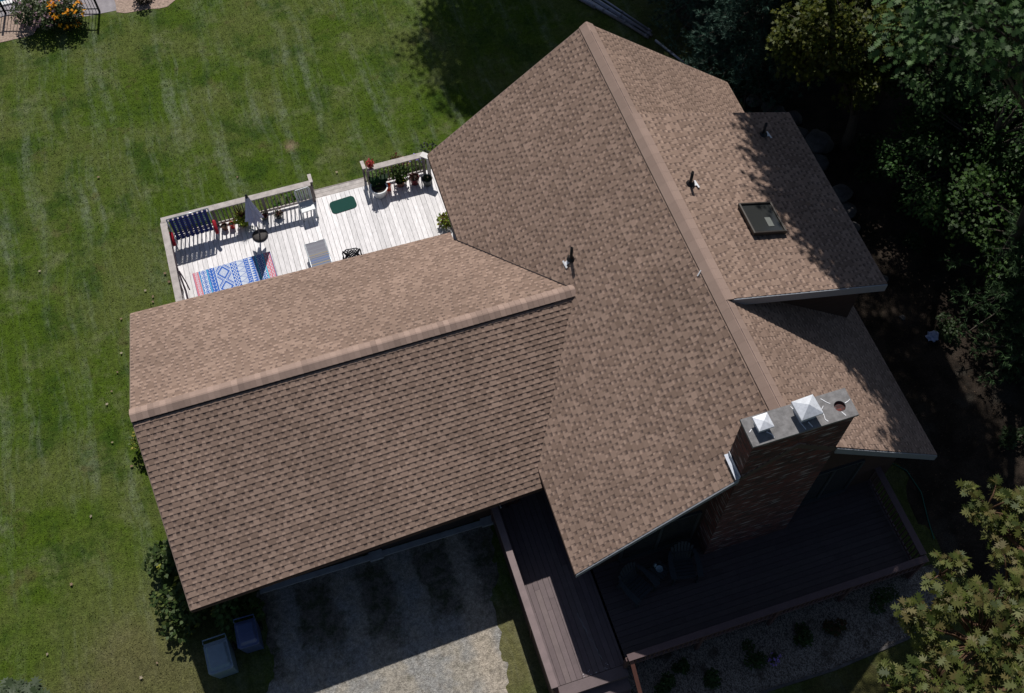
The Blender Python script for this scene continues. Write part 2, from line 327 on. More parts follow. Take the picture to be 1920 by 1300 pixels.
LEAF = {
 'oval': [(0, 0), (.30, .25), (.34, .55), (0, 1), (-.34, .55), (-.30, .25)],
 'maple': [(0, 0), (.12, .22), (.5, .18), (.30, .42), (.52, .72), (.2, .66), (0, 1), (-.2, .66), (-.52, .72), (-.30, .42), (-.5, .18), (-.12, .22)],
 'oak': [(0, 0), (.06, .2), (.30, .14), (.12, .32), (.44, .38), (.15, .50), (.46, .66), (.16, .70), (.26, .90), (.07, .84), (0, 1), (-.07, .84), (-.26, .90), (-.16, .70), (-.46, .66), (-.15, .50), (-.44, .38), (-.12, .32), (-.30, .14), (-.06, .2)],
 'blade': [(-.08, 0), (.08, 0), (0, 1)],
 'needle': [(-.035, 0), (.035, 0), (0, 1)],
}
def leafmesh(name, m, parent, cen, dirs, nrm, size, shape, cols, kind=None):
    """N flat leaves: each starts at cen, runs along dirs, faces nrm"""
    sh = np.array(LEAF[shape], float); k = len(sh); N = len(cen)
    d = dirs / (np.linalg.norm(dirs, axis=1, keepdims=True) + 1e-9)
    s = np.cross(d, nrm); s /= (np.linalg.norm(s, axis=1, keepdims=True) + 1e-9)
    up = np.cross(s, d)
    droop = -(sh[:, 1] ** 2) * 0.18 + np.abs(sh[:, 0]) * 0.25
    P = cen[:, None, :] + size[:, None, None] * (s[:, None, :] * sh[None, :, 0:1] + d[:, None, :] * sh[None, :, 1:2] + up[:, None, :] * droop[None, :, None])
    me = bpy.data.meshes.new(name); me.vertices.add(N * k); me.vertices.foreach_set('co', P.astype(np.float32).ravel())
    me.loops.add(N * k); me.loops.foreach_set('vertex_index', np.arange(N * k, dtype=np.int32))
    me.polygons.add(N); me.polygons.foreach_set('loop_start', (np.arange(N) * k).astype(np.int32)); me.polygons.foreach_set('loop_total', np.full(N, k, np.int32))
    me.update(calc_edges=True)
    at = me.attributes.new('Col', 'FLOAT_COLOR', 'FACE'); a = np.ones((N, 4), np.float32); a[:, :3] = cols; at.data.foreach_set('color', a.ravel())
    me.materials.append(M[m]); o = bpy.data.objects.new(name, me); COL.objects.link(o)
    if parent: o.parent = parent
    return o
def unit(n):
    v = rng.normal(size=(n, 3)); return v / np.linalg.norm(v, axis=1, keepdims=True)
def pick(pal, n, j=0.18):
    pal = np.array(pal); c = pal[rng.integers(0, len(pal), n)]; return c * (1 + rng.uniform(-j, j, (n, 1)))

# ------------------------------------------------------------------ ground
def sheet(name, pts, z, m, sub=0):
    mb = MB(); mb.add([(x, y, z) for x, y in pts], [tuple(range(len(pts)))]); return struct(mb.build(name, m))
sheet('lawn', [(-400, -400), (400, -400), (400, 400), (-400, 400)], 0.0, 'lawn')
def wavy(pts, amp, step=0.3):
    out = []
    for i in range(len(pts)):
        a, b = Vector(pts[i]), Vector(pts[(i + 1) % len(pts)]); L = (b - a).length; n = max(1, int(L / step))
        for k in range(n):
            p = a.lerp(b, k / n); q = noise.noise_vector((p.x * 1.3, p.y * 1.3, 0.3)) * amp; q += noise.noise_vector((p.x * 5, p.y * 5, 1.3)) * amp * .35; out.append((p.x + q.x, p.y + q.y))
    return out
drive = wavy([(-12.45, .75), (-6.25, .75), (-6.5, -1), (-6.9, -3), (-6.4, -30), (-13.6, -30), (-13.1, -2.5), (-12.5, -.9)], .40, .12)
sheet('driveway', drive, 0.004, 'drive')
woods = wavy([(5.9, 17.5), (6.4, 15), (6.5, 12.8), (6.2, 9), (5.3, 4.5), (5.1, 1), (5.0, -2), (5.2, -5), (5.6, -9), (60, -9), (60, 60), (5.5, 60), (5.0, 22)], .5)
sheet('woodland_floor', woods, 0.005, 'floor')
bed = [(-4.05, -4.2), (4.7, -4.2), (4.9, -4.6), (4.3, -5.3), (3.16, -5.77), (1, -5.9), (-.78, -5.86), (-2.4, -6.1), (-4.05, -6.6)]
sheet('gravel_bed', bed, 0.010, 'bed')
sheet('patio', [(-22, 23.6), (-12.9, 23.25), (-12.9, 40), (-22, 40)], 0.006, 'patio')
sheet('stone_border', wavy([(-22, 23.0), (-16.1, 22.95), (-15.9, 23.4), (-16.1, 24.25), (-22, 24.3)], .1), 0.012, 'tan')
sheet('stone_border', wavy([(-13.1, 23.1), (-11.4, 22.85), (-10.6, 23.3), (-10.8, 27), (-13.0, 27)], .15), 0.012, 'tan')
sheet('pool_water', [(-40, 24.98), (-16.2, 24.98), (-16.2, 34), (-40, 34)], 0.03, 'water')
mb = MB(); mb.box((-28.1, 24.86, .03), (24, .2, .06)); mb.box((-16.08, 29.4, .03), (.2, 8.9, .06)); struct(mb.build('pool_coping', 'coping', bevel=.01))
mb = MB()
for a, b in zip(bed[2:-1], bed[3:]): mb.beam((*a, .015), (*b, .015), .07, .04)
tag(mb.build('bed_edging', 'rock'), 'low curved stone edging between the gravel bed and the grass', 'edging')

# grass blades over the lawn that the photo shows
def grass():
    n = 330000; x = rng.uniform(-21, 8.0, n); y = rng.uniform(-3.5, 27, n)
    k = np.ones(n, bool)
    k &= ~((x > -13.7) & (x < 4.6) & (y > .4) & (y < 10.6))          # house and wing
    k &= ~((x > -13.0) & (x < -4.3) & (y > 7.5) & (y < 12.95) & ~((y > 12.5) & ((x < -8.2) | (x > -6.4))))   # deck
    k &= ~((x > -12.4) & (x < -4.0) & (y < .7)); k &= ~((x > -6.1) & (y < .7) & (x < 4.3)); k &= ~((x > -4) & (y < -1.7))
    k &= ~((y > 22.9) & (x < -10.7))
    edge = np.where(y > 9, 6.2, 5.1) + .35 * np.sin(y * .9); k &= ~((x > edge) & (rng.random(n) < .92))
    k &= ~(np.hypot(x + 8.5, y - 15.15) < .12)
    x, y = x[k], y[k]; n = len(x); cen = np.stack([x, y, np.full(n, -.005)], 1)
    d = unit(n); d[:, 2] = np.abs(d[:, 2]) * .9 + .30
    o = leafmesh('grass_blades', 'blade', None, cen, d, unit(n), rng.uniform(.03, .07, n), 'blade', np.ones((n, 3)) )
    o.data.materials[0] = M['blade']; o['kind'] = 'stuff'; o['label'] = 'short mown lawn grass around the house'; o['category'] = 'grass'
LEAF['blade'] = [(-.15, 0), (.15, 0), (0, 1)]
grass()

# ------------------------------------------------------------------ the house
TL, TB, TM, TD, TX = (.305, .216, .173), (.266, .187, .149), (.246, .172, .137), (.216, .150, .119), (.138, .098, .086)
def interp(poly, t):
    for (t0, p0), (t1, p1) in zip(poly, poly[1:]):
        if t <= t1: return Vector(p0).lerp(Vector(p1), (t - t0) / (t1 - t0))
    (t0, p0), (t1, p1) = poly[-2:]; return Vector(p0).lerp(Vector(p1), (t - t0) / (t1 - t0))
def shingles(mb, PL, PR, seed, expo=0.143):
    rd = random.Random(seed); a, b = Vector(PL[0][1]), Vector(PR[0][1]); c = Vector(PL[-1][1])
    n = (b - a).cross(c - a).normalized()
    if n.z < 0: n = -n
    N = max(2, round((c - a).length / expo))
    patch = lambda p: 1 + .13 * noise.noise(p * .55) + .07 * noise.noise(p * 2.3 + Vector((5, 0, 0)))
    for j in range(N):
        t0, t1 = j / N, (j + 1.0) / N
        A, B, C2, D = interp(PL, t0), interp(PR, t0), interp(PR, t1), interp(PL, t1)
        u = (B - A).normalized(); W = (B - A).length; up = (D - A) - u * (D - A).dot(u)
        uD = (D - A).dot(u); uC = (C2 - A).dot(u)
        hb, ht = .014, .0015
        # riser of the butt edge, coloured dark to strengthen the course shadow line
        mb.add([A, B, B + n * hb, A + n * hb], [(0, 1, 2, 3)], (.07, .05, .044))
        def pt(s, t, h): return A + u * s + up * t + n * h
        # under layer in cells, darker band tucked under the course above
        lo, hi = min(0, uD), max(W, uC); s = lo - rd.uniform(0, .2)
        def clip(s, t):  # keep inside the slanted ends
            return min(max(s, uD * t), W + (uC - W) * t)
        while s < hi:
            w_ = rd.uniform(.08, .16); e = s + w_
            k = patch(pt(s, .5, 0)) * rd.choice((.82, .9, .98, 1.04, 1.08)); row = [pt(clip(q_, t_), t_, hb + (ht - hb) * t_) for t_ in (0, .38, .62, 1) for q_ in (s, e)]
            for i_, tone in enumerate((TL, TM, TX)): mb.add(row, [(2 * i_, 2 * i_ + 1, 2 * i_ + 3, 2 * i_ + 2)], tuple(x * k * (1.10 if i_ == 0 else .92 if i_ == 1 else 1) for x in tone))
            s = e
        # laminated tabs
        s = lo + rd.uniform(0, .12)
        l2, h2 = max(0, uD), min(W, uC)
        while s < hi:
            w_ = rd.choice((.08, .10, .12, .14, .19)) * rd.uniform(.93, 1.07); e = s + w_
            cs, ce = max(s, l2), min(e, h2)
            if ce - cs > .02:
                tone = rd.choice((TL, TB, TB, TM, TM, TD, TD)); k = patch(pt(cs, .5, 0)) * rd.uniform(.94, 1.06); col = tuple(x * k for x in tone)
                g0, g1 = hb + .005, ht + .006
                p = [pt(cs, 0, g0), pt(ce, 0, g0), pt(ce, 1, g1), pt(cs, 1, g1), pt(cs, 0, 0), pt(ce, 0, 0), pt(ce, 1, 0), pt(cs, 1, 0)]
                mb.add(p, [(0, 1, 2, 3)], col); mb.add(p, [(4, 5, 1, 0)], tuple(x * .4 for x in col)); mb.add(p, [(4, 0, 3, 7), (5, 6, 2, 1)], tuple(x * .75 for x in col))  # tab fronts painted darker for the course shadow line; sides less so
            s = e + rd.choice((.05, .07, .08, .09, .11))
    return mb
def slab(mb, pts, th, drop=.004):
    P = [Vector(p) for p in pts]; n = (P[1] - P[0]).cross(P[2] - P[0]).normalized()
    if n.z < 0: n = -n
    k = len(P); V = [p - n * drop for p in P] + [p - n * th for p in P]
    F = [tuple(range(k)), tuple(range(2 * k - 1, k - 1, -1))] + [(i, (i + 1) % k, (i + 1) % k + k, i + k) for i in range(k)]
    return mb.add(V, F, (.10, .075, .065))
def ridge_cap(mb, A, B, ta, tb, wdt, lift, step, seed, lip=.014, tones=(.84, .92, .97, 1.0, 1.0, 1.06, 1.16)):
    """cap shingles folded over a ridge from A to B; ta/tb = slopes (rise per run) either side"""
    rd = random.Random(seed); A, B = Vector(A), Vector(B); d = (B - A); L = d.length; d.normalize(); s = d.cross(Vector((0, 0, 1))).normalized()
    def ring(c, h):
        P = []
        for q, t in ((-1, ta), (-.45, ta), (-.12, ta), (.12, tb), (.45, tb), (1, tb)):
            run = abs(q) * wdt; P.append(c + s * (math.copysign(run, q)) + Vector((0, 0, lift + h - run * t - (.0 if abs(q) > .2 else -.0))))
        return P
    x = 0.0
    while x < L:
        e = min(x + step, L); k = rd.choice(tones); col = tuple(v * k for v in (.312, .226, .190))
        a, b = ring(A + d * x, lip), ring(A + d * e, .003); c = ring(A + d * x, -.012)
        F = [(i, i + 1, i + 7, i + 6) for i in range(5)]
        mb.add(a + b, F, col); mb.add(a + c, [(i, i + 6, i + 7, i + 1) for i in range(5)], tuple(v * .5 for v in col))
        for i in (0, 5): mb.add([a[i], b[i], b[i] - Vector((0, 0, .014)), a[i] - Vector((0, 0, .014))], [(0, 1, 2, 3)], tuple(v * .5 for v in col))
        x = e
def vent_strip(mb, A, B, ta, tb, wdt, lift):
    A, B = Vector(A), Vector(B); d = (B - A).normalized(); s = d.cross(Vector((0, 0, 1))).normalized(); P = []
    for c in (A, B):
        for q, t in ((-1, ta), (0, 0), (1, tb)):
            run = abs(q) * wdt
            P.append(c + s * math.copysign(run, q) + Vector((0, 0, lift - run * t))); P.append(c + s * math.copysign(run, q) + Vector((0, 0, -.05 - run * t)))
    mb.add(P, [(0, 2, 8, 6), (2, 4, 10, 8), (0, 6, 7, 1), (4, 5, 11, 10), (0, 1, 3, 2), (2, 3, 5, 4), (6, 8, 9, 7), (8, 10, 11, 9)])

H = thing('house', 'large gabled house with a brown shingle roof and a lower garage wing', 'house')
ZR, ZE = 6.869, 2.903; KM = (ZR - ZE) / 4.83
Rb, Rf = Vector((-.045, 10.779, ZR)), Vector((.03, -2.285, ZR))
Lb, Lf = Vector((-4.715, 10.99, ZE)), Vector((-4.831, -2.37, ZE))
Eb, Ef = Vector((4.821, 10.865, ZE)), Vector((4.83, -2.268, ZE))
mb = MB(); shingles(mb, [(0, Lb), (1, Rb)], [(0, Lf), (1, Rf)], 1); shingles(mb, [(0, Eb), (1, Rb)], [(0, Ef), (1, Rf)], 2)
slab(mb, [Lb, Lf, Rf, Rb], .16); slab(mb, [Eb, Ef, Rf, Rb], .16)
roof = mb.build('main_roof', 'shingle', H)
KD = (6.875 - 5.318) / 4.65; mb = MB(); rp = lambda y: Rf.lerp(Rb, (y - Rf.y) / (Rb.y - Rf.y))
for y0_, y1_, kb_, sd_ in ((Rf.y - .02, 1.50, KM, 3), (1.50, 7.40, KD, 13), (7.40, Rb.y + .03, KM, 23)): ridge_cap(mb, rp(y0_), rp(y1_), KM, kb_, .20, .045, .30, sd_, .005, (.95, .98, 1.0, 1.0, 1.02, 1.05))
mb.build('ridge_cap', 'shingle', roof)
mb = MB()
for y0_, y1_, kb_ in ((Rf.y + .5, 1.50, KM), (1.50, 7.40, KD), (7.40, Rb.y - .3, KM)): vent_strip(mb, rp(y0_), rp(y1_), KM, kb_, .204, .034)
mb.build('ridge_vent', 'vent', roof)
def rake(mb, a, b, out, h=.17, t=.03):
    a, b, o = Vector(a), Vector(b), Vector(out); P = []
    for q in (a, b):
        for dz, k in ((.0, 1), (-h, 1), (-h, 0), (0, 0)): P.append(q + o * (.004 + k * t) + Vector((0, 0, dz)))
    mb.add(P, [(0, 1, 5, 4), (1, 2, 6, 5), (3, 0, 4, 7), (0, 3, 2, 1), (4, 5, 6, 7)])
CHX0, CHX1, CHY0, CHY1, CHZ = -1.143, 1.184, -2.272, -1.690, 7.599
zl = lambda x: ZR - KM * abs(x)
for a_, b_, o_, m_, h_ in ((Lf, (CHX0 - .03, -2.31, zl(CHX0 - .03)), (0, -1, 0), 'metal', .17), ((CHX1 + .03, -2.28, zl(CHX1 + .03)), Ef, (0, -1, 0), 'metal', .25), (Lb, Rb, (0, 1, 0), 'brownedge', .16), (Rb, Eb, (0, 1, 0), 'brownedge', .16)):
    mb = MB(); rake(mb, a_, b_, o_, h_); mb.build('rake_board', m_, roof)
for a, b, o in ((Lb, Lf, (-1, 0, 0)), (Eb, Ef, (1, 0, 0))):
    mb = MB(); rake(mb, a - Vector((0, 0, .01)), b - Vector((0, 0, .01)), o, .12, .02); mb.build('fascia', 'wall', roof)

# garage wing
ZW = 4.685; Wr0, Wr1 = Vector((-13.904, 4.082, ZW)), Vector((-2.673, 4.153, ZW))
Wf0, Wf1 = Vector((-13.728, -.33, 2.691)), Vector((-4.853, .044, 2.691))
Wb0, Wb1 = Vector((-13.908, 8.324, 2.717)), Vector((-4.848, 8.21, 2.717))
mb = MB()
tf = (2.903 - 2.691) / (ZW - 2.691); vf = Wf1.lerp(Vector((-4.85, Wr1.y, ZW)), tf) + Vector((.02, 0, 0))
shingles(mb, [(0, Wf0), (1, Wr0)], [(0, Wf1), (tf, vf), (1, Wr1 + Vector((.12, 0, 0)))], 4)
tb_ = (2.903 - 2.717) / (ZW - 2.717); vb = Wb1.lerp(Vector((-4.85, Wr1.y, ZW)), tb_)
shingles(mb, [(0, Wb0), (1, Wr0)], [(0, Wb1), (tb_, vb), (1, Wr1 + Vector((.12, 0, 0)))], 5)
slab(mb, [Wf0, Wf1, vf, Wr1 + Vector((.1, 0, 0)), Wr0], .15); slab(mb, [Wb0, Wb1, vb, Wr1 + Vector((.1, 0, 0)), Wr0], .15)
wroof = mb.build('wing_roof', 'shingle', H)
mb = MB(); mb.tube([vb + Vector((.0, 0, .03)), Wr1 + Vector((.02, .02, .02))], .012, 5); mb.build('valley_seam', 'vent', wroof)
KF, KB = (ZW - 2.691) / 4.3, (ZW - 2.717) / 4.2
mb = MB(); ridge_cap(mb, Wr0 + Vector((-.02, 0, 0)), Wr1 + Vector((.05, 0, 0)), KB, KF, .18, .055, .145, 6); mb.build('ridge_cap', 'shingle', wroof)
mb = MB(); vent_strip(mb, Wr0 + Vector((.02, 0, 0)), Wr1 - Vector((.55, 0, 0)), KB, KF, .19, .042); mb.build('ridge_vent', 'vent', wroof)
for a_ in (Wf0, Wb0): mb = MB(); rake(mb, a_, Wr0, (-1, 0, 0), .15, .02); mb.build('rake_board', 'brownedge', wroof)
for a_, b_, o_ in ((Wf0, Wf1, (0, -1, 0)), (Wb0, Wb1, (0, 1, 0))): mb = MB(); rake(mb, a_ - Vector((0, 0, .01)), b_ - Vector((0, 0, .01)), o_, .12, .02); mb.build('fascia', 'wall', wroof)

# shed dormer
ZD = 5.298
Dr0, Dr1 = Vector((.02, 7.375, 6.872)), Vector((.02, 1.535, 6.872)); De0, De1 = Vector((4.69, 7.374, ZD + .02)), Vector((4.63, 1.529, ZD + .02))
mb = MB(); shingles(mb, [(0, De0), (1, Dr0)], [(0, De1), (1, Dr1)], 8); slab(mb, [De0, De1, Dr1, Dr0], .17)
droof = mb.build('dormer_roof', 'shingle', H)
mb = MB(); rake(mb, Dr1 + Vector((.05, 0, -.02)), De1, (0, -1, 0), .27, .03); mb.build('rake_board', 'metal', droof)
mb = MB(); rake(mb, Dr0 + Vector((.3, 0, -.3 * KD - .01)), De0 - Vector((0, 0, .01)), (0, 1, 0), .1, .02); mb.build('rake_board', 'brownedge', droof)
mb = MB(); mb.add([(0.9, 1.85, 5.95), (4.25, 1.85, 5.3), (4.25, 1.85, 3.3), (0.9, 1.85, 6.1), (0.9, 7.1, 5.95), (4.25, 7.1, 5.3), (4.25, 7.1, 3.3), (0.9, 7.1, 6.1)],
                  [(0, 1, 2, 3), (4, 7, 6, 5), (1, 5, 6, 2)])
mb.build('dormer_wall', 'wall', H)
# walls
mb = MB()
def wallbox(mb, x0, x1, y0, y1, z1): mb.box(((x0 + x1) / 2, (y0 + y1) / 2, z1 / 2), (x1 - x0, y1 - y0, z1))
wallbox(mb, -4.35, 4.35, -1.72, 10.3, 2.95)
for y in (-1.72, 10.3):
    mb.add([(-4.35, y, 2.95), (4.35, y, 2.95), (0, y, 6.55)], [(0, 1, 2)])
for y0, y1 in ((-1.72, 10.3),):
    mb.add([(-4.35, y0, 2.95), (0, y0, 6.55), (0, y1, 6.55), (-4.35, y1, 2.95), (4.35, y0, 2.95), (4.35, y1, 2.95)], [(0, 1, 2, 3), (1, 4, 5, 2)])
mb.build('wall', 'wall', H)
mb = MB(); wallbox(mb, -13.5, -4.36, .72, 7.85, 2.5)
mb.add([(-13.5, .72, 2.5), (-13.5, 7.85, 2.5), (-13.5, 4.1, 4.4)], [(0, 1, 2)])
mb.build('garage_wall', 'wall', H)
for x0, x1 in ((-12.3, -9.75), (-9.1, -6.55)):
    mb = MB()
    for i in range(4): mb.box(((x0 + x1) / 2, .70, .30 + i * .52), (x1 - x0, .03, .505))
    mb.build('garage_door', M['doorpanel'], H)
mb = MB(); mb.box((-9.3, .585, .03), (6.3, .15, .06)); apron = mb.build('door_apron', 'concrete', H)
for x_ in (-9.30, -6.18):
    mb = MB(); mb.box((x_, .58, .05), (.36, .24, .10)); mb.build('pier_base', 'concrete', H)
for x0, x1, z0, z1 in ((-3.3, -1.32, .72, 2.65), (1.55, 3.15, .72, 2.65)):
    mb = MB(); fw = .07
    mb.box(((x0 + x1) / 2, -1.76, z0), (x1 - x0, .12, .05)); mb.box(((x0 + x1) / 2, -1.745, z1), (x1 - x0, .07, .07))
    for x in (x0, (x0 + x1) / 2, x1): mb.box((x, -1.745, (z0 + z1) / 2), (fw, .07, z1 - z0 - .07))
    fr = mb.build('patio_door', 'doorframe', H)
    mb = MB(); mb.box(((x0 + x1) / 2, -1.735, (z0 + z1) / 2), (x1 - x0 - fw, .02, z1 - z0 - .08)); mb.build('glass', 'glass', fr)

# chimney
def uvbox(mb, x0, x1, y0, y1, z0, z1):
    """four brick faces; the UVs are metres so courses run level"""
    mb.add([(x0, y0, z0), (x1, y0, z0), (x1, y1, z0), (x0, y1, z0), (x0, y0, z1), (x1, y0, z1), (x1, y1, z1), (x0, y1, z1)],
           [(0, 1, 5, 4), (1, 2, 6, 5), (2, 3, 7, 6), (3, 0, 4, 7), (4, 5, 6, 7)])
mb = MB(); uvbox(mb, CHX0, CHX1, CHY0, CHY1, 0, CHZ - .06)
ch = mb.build('chimney', 'brick', H)
uvl = ch.data.uv_layers.new(name='UVMap')
for p in ch.data.polygons:
    for li in p.loop_indices:
        co = ch.data.vertices[ch.data.loops[li].vertex_index].co
        if abs(p.normal.x) > .5: uvl.data[li].uv = (co.y + .1, co.z)
        elif abs(p.normal.y) > .5: uvl.data[li].uv = (co.x, co.z)
        else: uvl.data[li].uv = (co.x, co.y)
# mortar crown with a round flue opening
bm = bmesh.new(); cx, cy, fr_ = .93, -2.01, .125
mb = MB(); x0, x1, y0, y1, zt = CHX0 - .04, CHX1 + .04, CHY0 - .04, CHY1 + .04, CHZ
n_ = 24; ring = [(cx + fr_ * math.cos(2 * math.pi * k / n_), cy + fr_ * math.sin(2 * math.pi * k / n_)) for k in range(n_)]
def sq(k):
    a = 2 * math.pi * k / n_; c, s = math.cos(a), math.sin(a); m_ = 1 / max(abs(c), abs(s)); return (cx + .2 * c * m_, cy + .2 * s * m_)
outer = [sq(k) for k in range(n_)]
mb.add([(*p, zt) for p in ring] + [(*p, zt) for p in outer] + [(*p, zt - .25) for p in ring], [(k, k + n_, (k + 1) % n_ + n_, (k + 1) % n_) for k in range(n_)] + [(k, (k + 1) % n_, (k + 1) % n_ + 2 * n_, k + 2 * n_) for k in range(n_)])
for a, b, c, d in ((x0, cx - .2, y0, y1), (cx + .2, x1, y0, y1), (cx - .2, cx + .2, cy + .2, y1), (cx - .2, cx + .2, y0, cy - .2)):
    mb.add([(a, c, zt), (b, c, zt), (b, d, zt), (a, d, zt)], [(0, 1, 2, 3)])
mb.add([(x0, y0, zt), (x1, y0, zt), (x1, y1, zt), (x0, y1, zt), (x0, y0, zt - .07), (x1, y0, zt - .07), (x1, y1, zt - .07), (x0, y1, zt - .07)], [(0, 4, 5, 1), (1, 5, 6, 2), (2, 6, 7, 3), (3, 7, 4, 0)])
mb.build('chimney_crown', 'crown', ch)
mb = MB(); mb.lathe([(fr_ - .005, -.03), (fr_ - .005, -.5)], (cx, cy, CHZ), 24); mb.disc((cx, cy, CHZ - .5), fr_); mb.build('flue_liner', mat('terracotta', (.16, .07, .05), .9), ch)
# crack sealant on the crown
for pl in ([(.62, -1.73), (.70, -1.84), (.76, -1.90)], [(1.06, -1.98), (1.14, -1.96), (1.2, -1.93)], [(.90, -2.14), (.95, -2.25)], [(.45, -1.98), (.52, -1.97), (.60, -1.90)], [(.51, -1.98), (.52, -2.10), (.50, -2.20), (.54, -2.26)],
           [(-.06, -1.70), (-.02, -1.80), (.0, -1.90)], [(-1.12, -1.98), (-1.05, -1.93)], [(-.78, -2.08), (-.70, -2.16), (-.68, -2.25)], [(-.02, -2.12), (.02, -2.28)], [(.14, -2.14), (.18, -2.27)]):
    mb = MB(); pl = [Vector((*p, CHZ + .004)) for p in pl]
    for a, b in zip(pl, pl[1:]): mb.beam(a, b, random.uniform(.012, .024), .01)
    mb.build('sealant_line', 'tar', ch)
def cap(cx, cy, w, d, h, peak, rz):
    mb = MB(); z = CHZ
    mb.box((cx, cy, z + h / 2), (w * .72, d * .72, h), rz)
    m = Matrix.Rotation(rz, 3, 'Z'); cs = [m @ Vector((i * w / 2, j * d / 2, 0)) + Vector((cx, cy, z + h)) for i, j in ((-1, -1), (1, -1), (1, 1), (-1, 1))]
    lo = [c - Vector((0, 0, .05)) for c in cs]; ap = Vector((cx, cy, z + h + peak))
    mb.add(cs + [ap] + lo, [(0, 1, 4), (1, 2, 4), (2, 3, 4), (3, 0, 4), (0, 5, 6, 1), (1, 6, 7, 2), (2, 7, 8, 3), (3, 8, 5, 0)])
    return mb.build('chimney_cap', 'flash', ch)
cap(.14, -1.94, .50, .46, .30, .14, .05); cap(-.83, -1.93, .34, .34, .22, .06, .03)
mb = MB(); z = lambda y: 0
a = Vector((CHX0 - .02, CHY1, zl(CHX0) + .03)); b = Vector((CHX0 - .02, CHY0 - .05, zl(CHX0) + .03))
mb.beam(a + Vector((-.055, 0, -.03)), b + Vector((-.055, 0, -.03)), .09, .015); mb.beam(a + Vector((-.003, 0, .03)), b + Vector((-.003, 0, .03)), .014, .13)
mb.build('flashing', 'metal2', ch)

# vent pipes through the roof
def vent(x, y, z, h, side):
    mb = MB(); mb.lathe([(.038, -.06), (.038, h), (.030, h), (.030, h - .12)], (x, y, z), 14); p = mb.build('vent_pipe', 'black', H, True)
    mb = MB(); mb.lathe([(.115, .0), (.10, .035), (.06, .06), (.048, .09)], (x, y, z + .02), 18); mb.build('pipe_collar', 'black', p, True)
    mb = MB(); sl_ = math.atan((ZR - ZD) / 4.657) if side > 0 else -math.atan(KM)
    mb.box((x + side * .09, y - .02, z - abs(math.tan(sl_)) * .09 + .03), (.17, .11, .008), 0, tilt=(sl_, 'Y')); mb.box((x + side * .17, y - .03, z - abs(math.tan(sl_)) * .17 + .036), (.05, .24, .008), .1, tilt=(sl_, 'Y'))
    mb.build('pipe_flashing', 'tar', p)
vent(-2.458, 4.946, 4.85, .52, -1); vent(.589, 4.991, 6.69, .47, 1); vent(3.475, 6.575, 5.72, .45, 1)
# skylight
sx0, sx1, sy0, sy1 = 1.59, 2.49, 3.27, 4.18; zz = lambda x: 6.885 - (ZR - ZD) / 4.57 * (x - .13)
mb = MB()
def sbeam(a, b, wd, hh): mb.beam((a[0], a[1], zz(a[0]) + .07), (b[0], b[1], zz(b[0]) + .07), wd, hh)
sbeam((sx0, sy0), (sx1, sy0), .045, .12); sbeam((sx0, sy1), (sx1, sy1), .045, .12); sbeam((sx0, sy0 - .023), (sx0, sy1 + .023), .05, .13); sbeam((sx1, sy0 - .023), (sx1, sy1 + .023), .05, .13)
skf = mb.build('skylight', 'skyframe', H, bevel=.01)
mb = MB(); mb.beam((sx0 + .03, (sy0 + sy1) / 2, zz(sx0 + .03) + .08), (sx1 - .03, (sy0 + sy1) / 2, zz(sx1 - .03) + .08), sy1 - sy0 - .06, .02); mb.build('glass', 'glass', skf)
mb = MB(); mb.beam((sx0 + .5, sy0 + .32, zz(sx0 + .5) + .10), (sx0 + .66, sy0 + .32, zz(sx0 + .66) + .10), .28, .006); mb.build('sticker', mat('pale_label', (.17, .18, .17), .6), skf)
mb = MB(); mb.box((-.23, 2.48, 6.72), (.16, .03, .012), .6, tilt=(-.68, 'Y')); mb.build('roof_scrap', 'tar', roof)

# ------------------------------------------------------------------ back deck
DZ = .40
DK = thing('back_deck', 'low whitewashed timber deck in full sun behind the garage wing', 'deck')
mb = MB(); x = -12.92
while x < -4.4:
    wb = .140; k = random.choice((.86, .95, 1, 1, 1.03, 1.06)); y0 = 7.9; joints = sorted([7.9, 12.44] + [random.uniform(9, 12)])
    for a, b in zip(joints, joints[1:]):
        kk = k * random.uniform(.96, 1.04); c = tuple(v * kk for v in (.84, .82, .835)); mb.box((x + wb / 2, (a + b) / 2, DZ - .018 + random.uniform(-.0015, .0015)), (wb, b - a - .004, .036), 0, c)
    x += wb + .009
dkf = mb.build('deck_boards', 'porch', DK); dkf.data.materials[0] = mat('whitewashed_boards', (1, 1, 1), .8, attr=True, var=.16, scale=7, stretch=(3, .6, 1), bump=.3, bscale=40)
mb = MB(); mb.box((-8.66, 12.43, .2), (8.5, .03, .34), 0, (.33, .30, .29)); mb.box((-12.93, 10.2, .2), (.03, 4.5, .34), 0, (.33, .30, .29)); mb.build('rim_board', 'wood_grey', DK)
mb = MB()
for i in range(3): mb.box((-7.31, 12.53 + i * .148, .2), (1.72, .14, .036), 0, jcol((.46, .425, .41), .06))
mb.box((-7.31, 12.95, .1), (1.72, .03, .17), 0, (.3, .27, .26)); mb.build('step', 'wood_grey', DK)
GW = (.44, .40, .385)
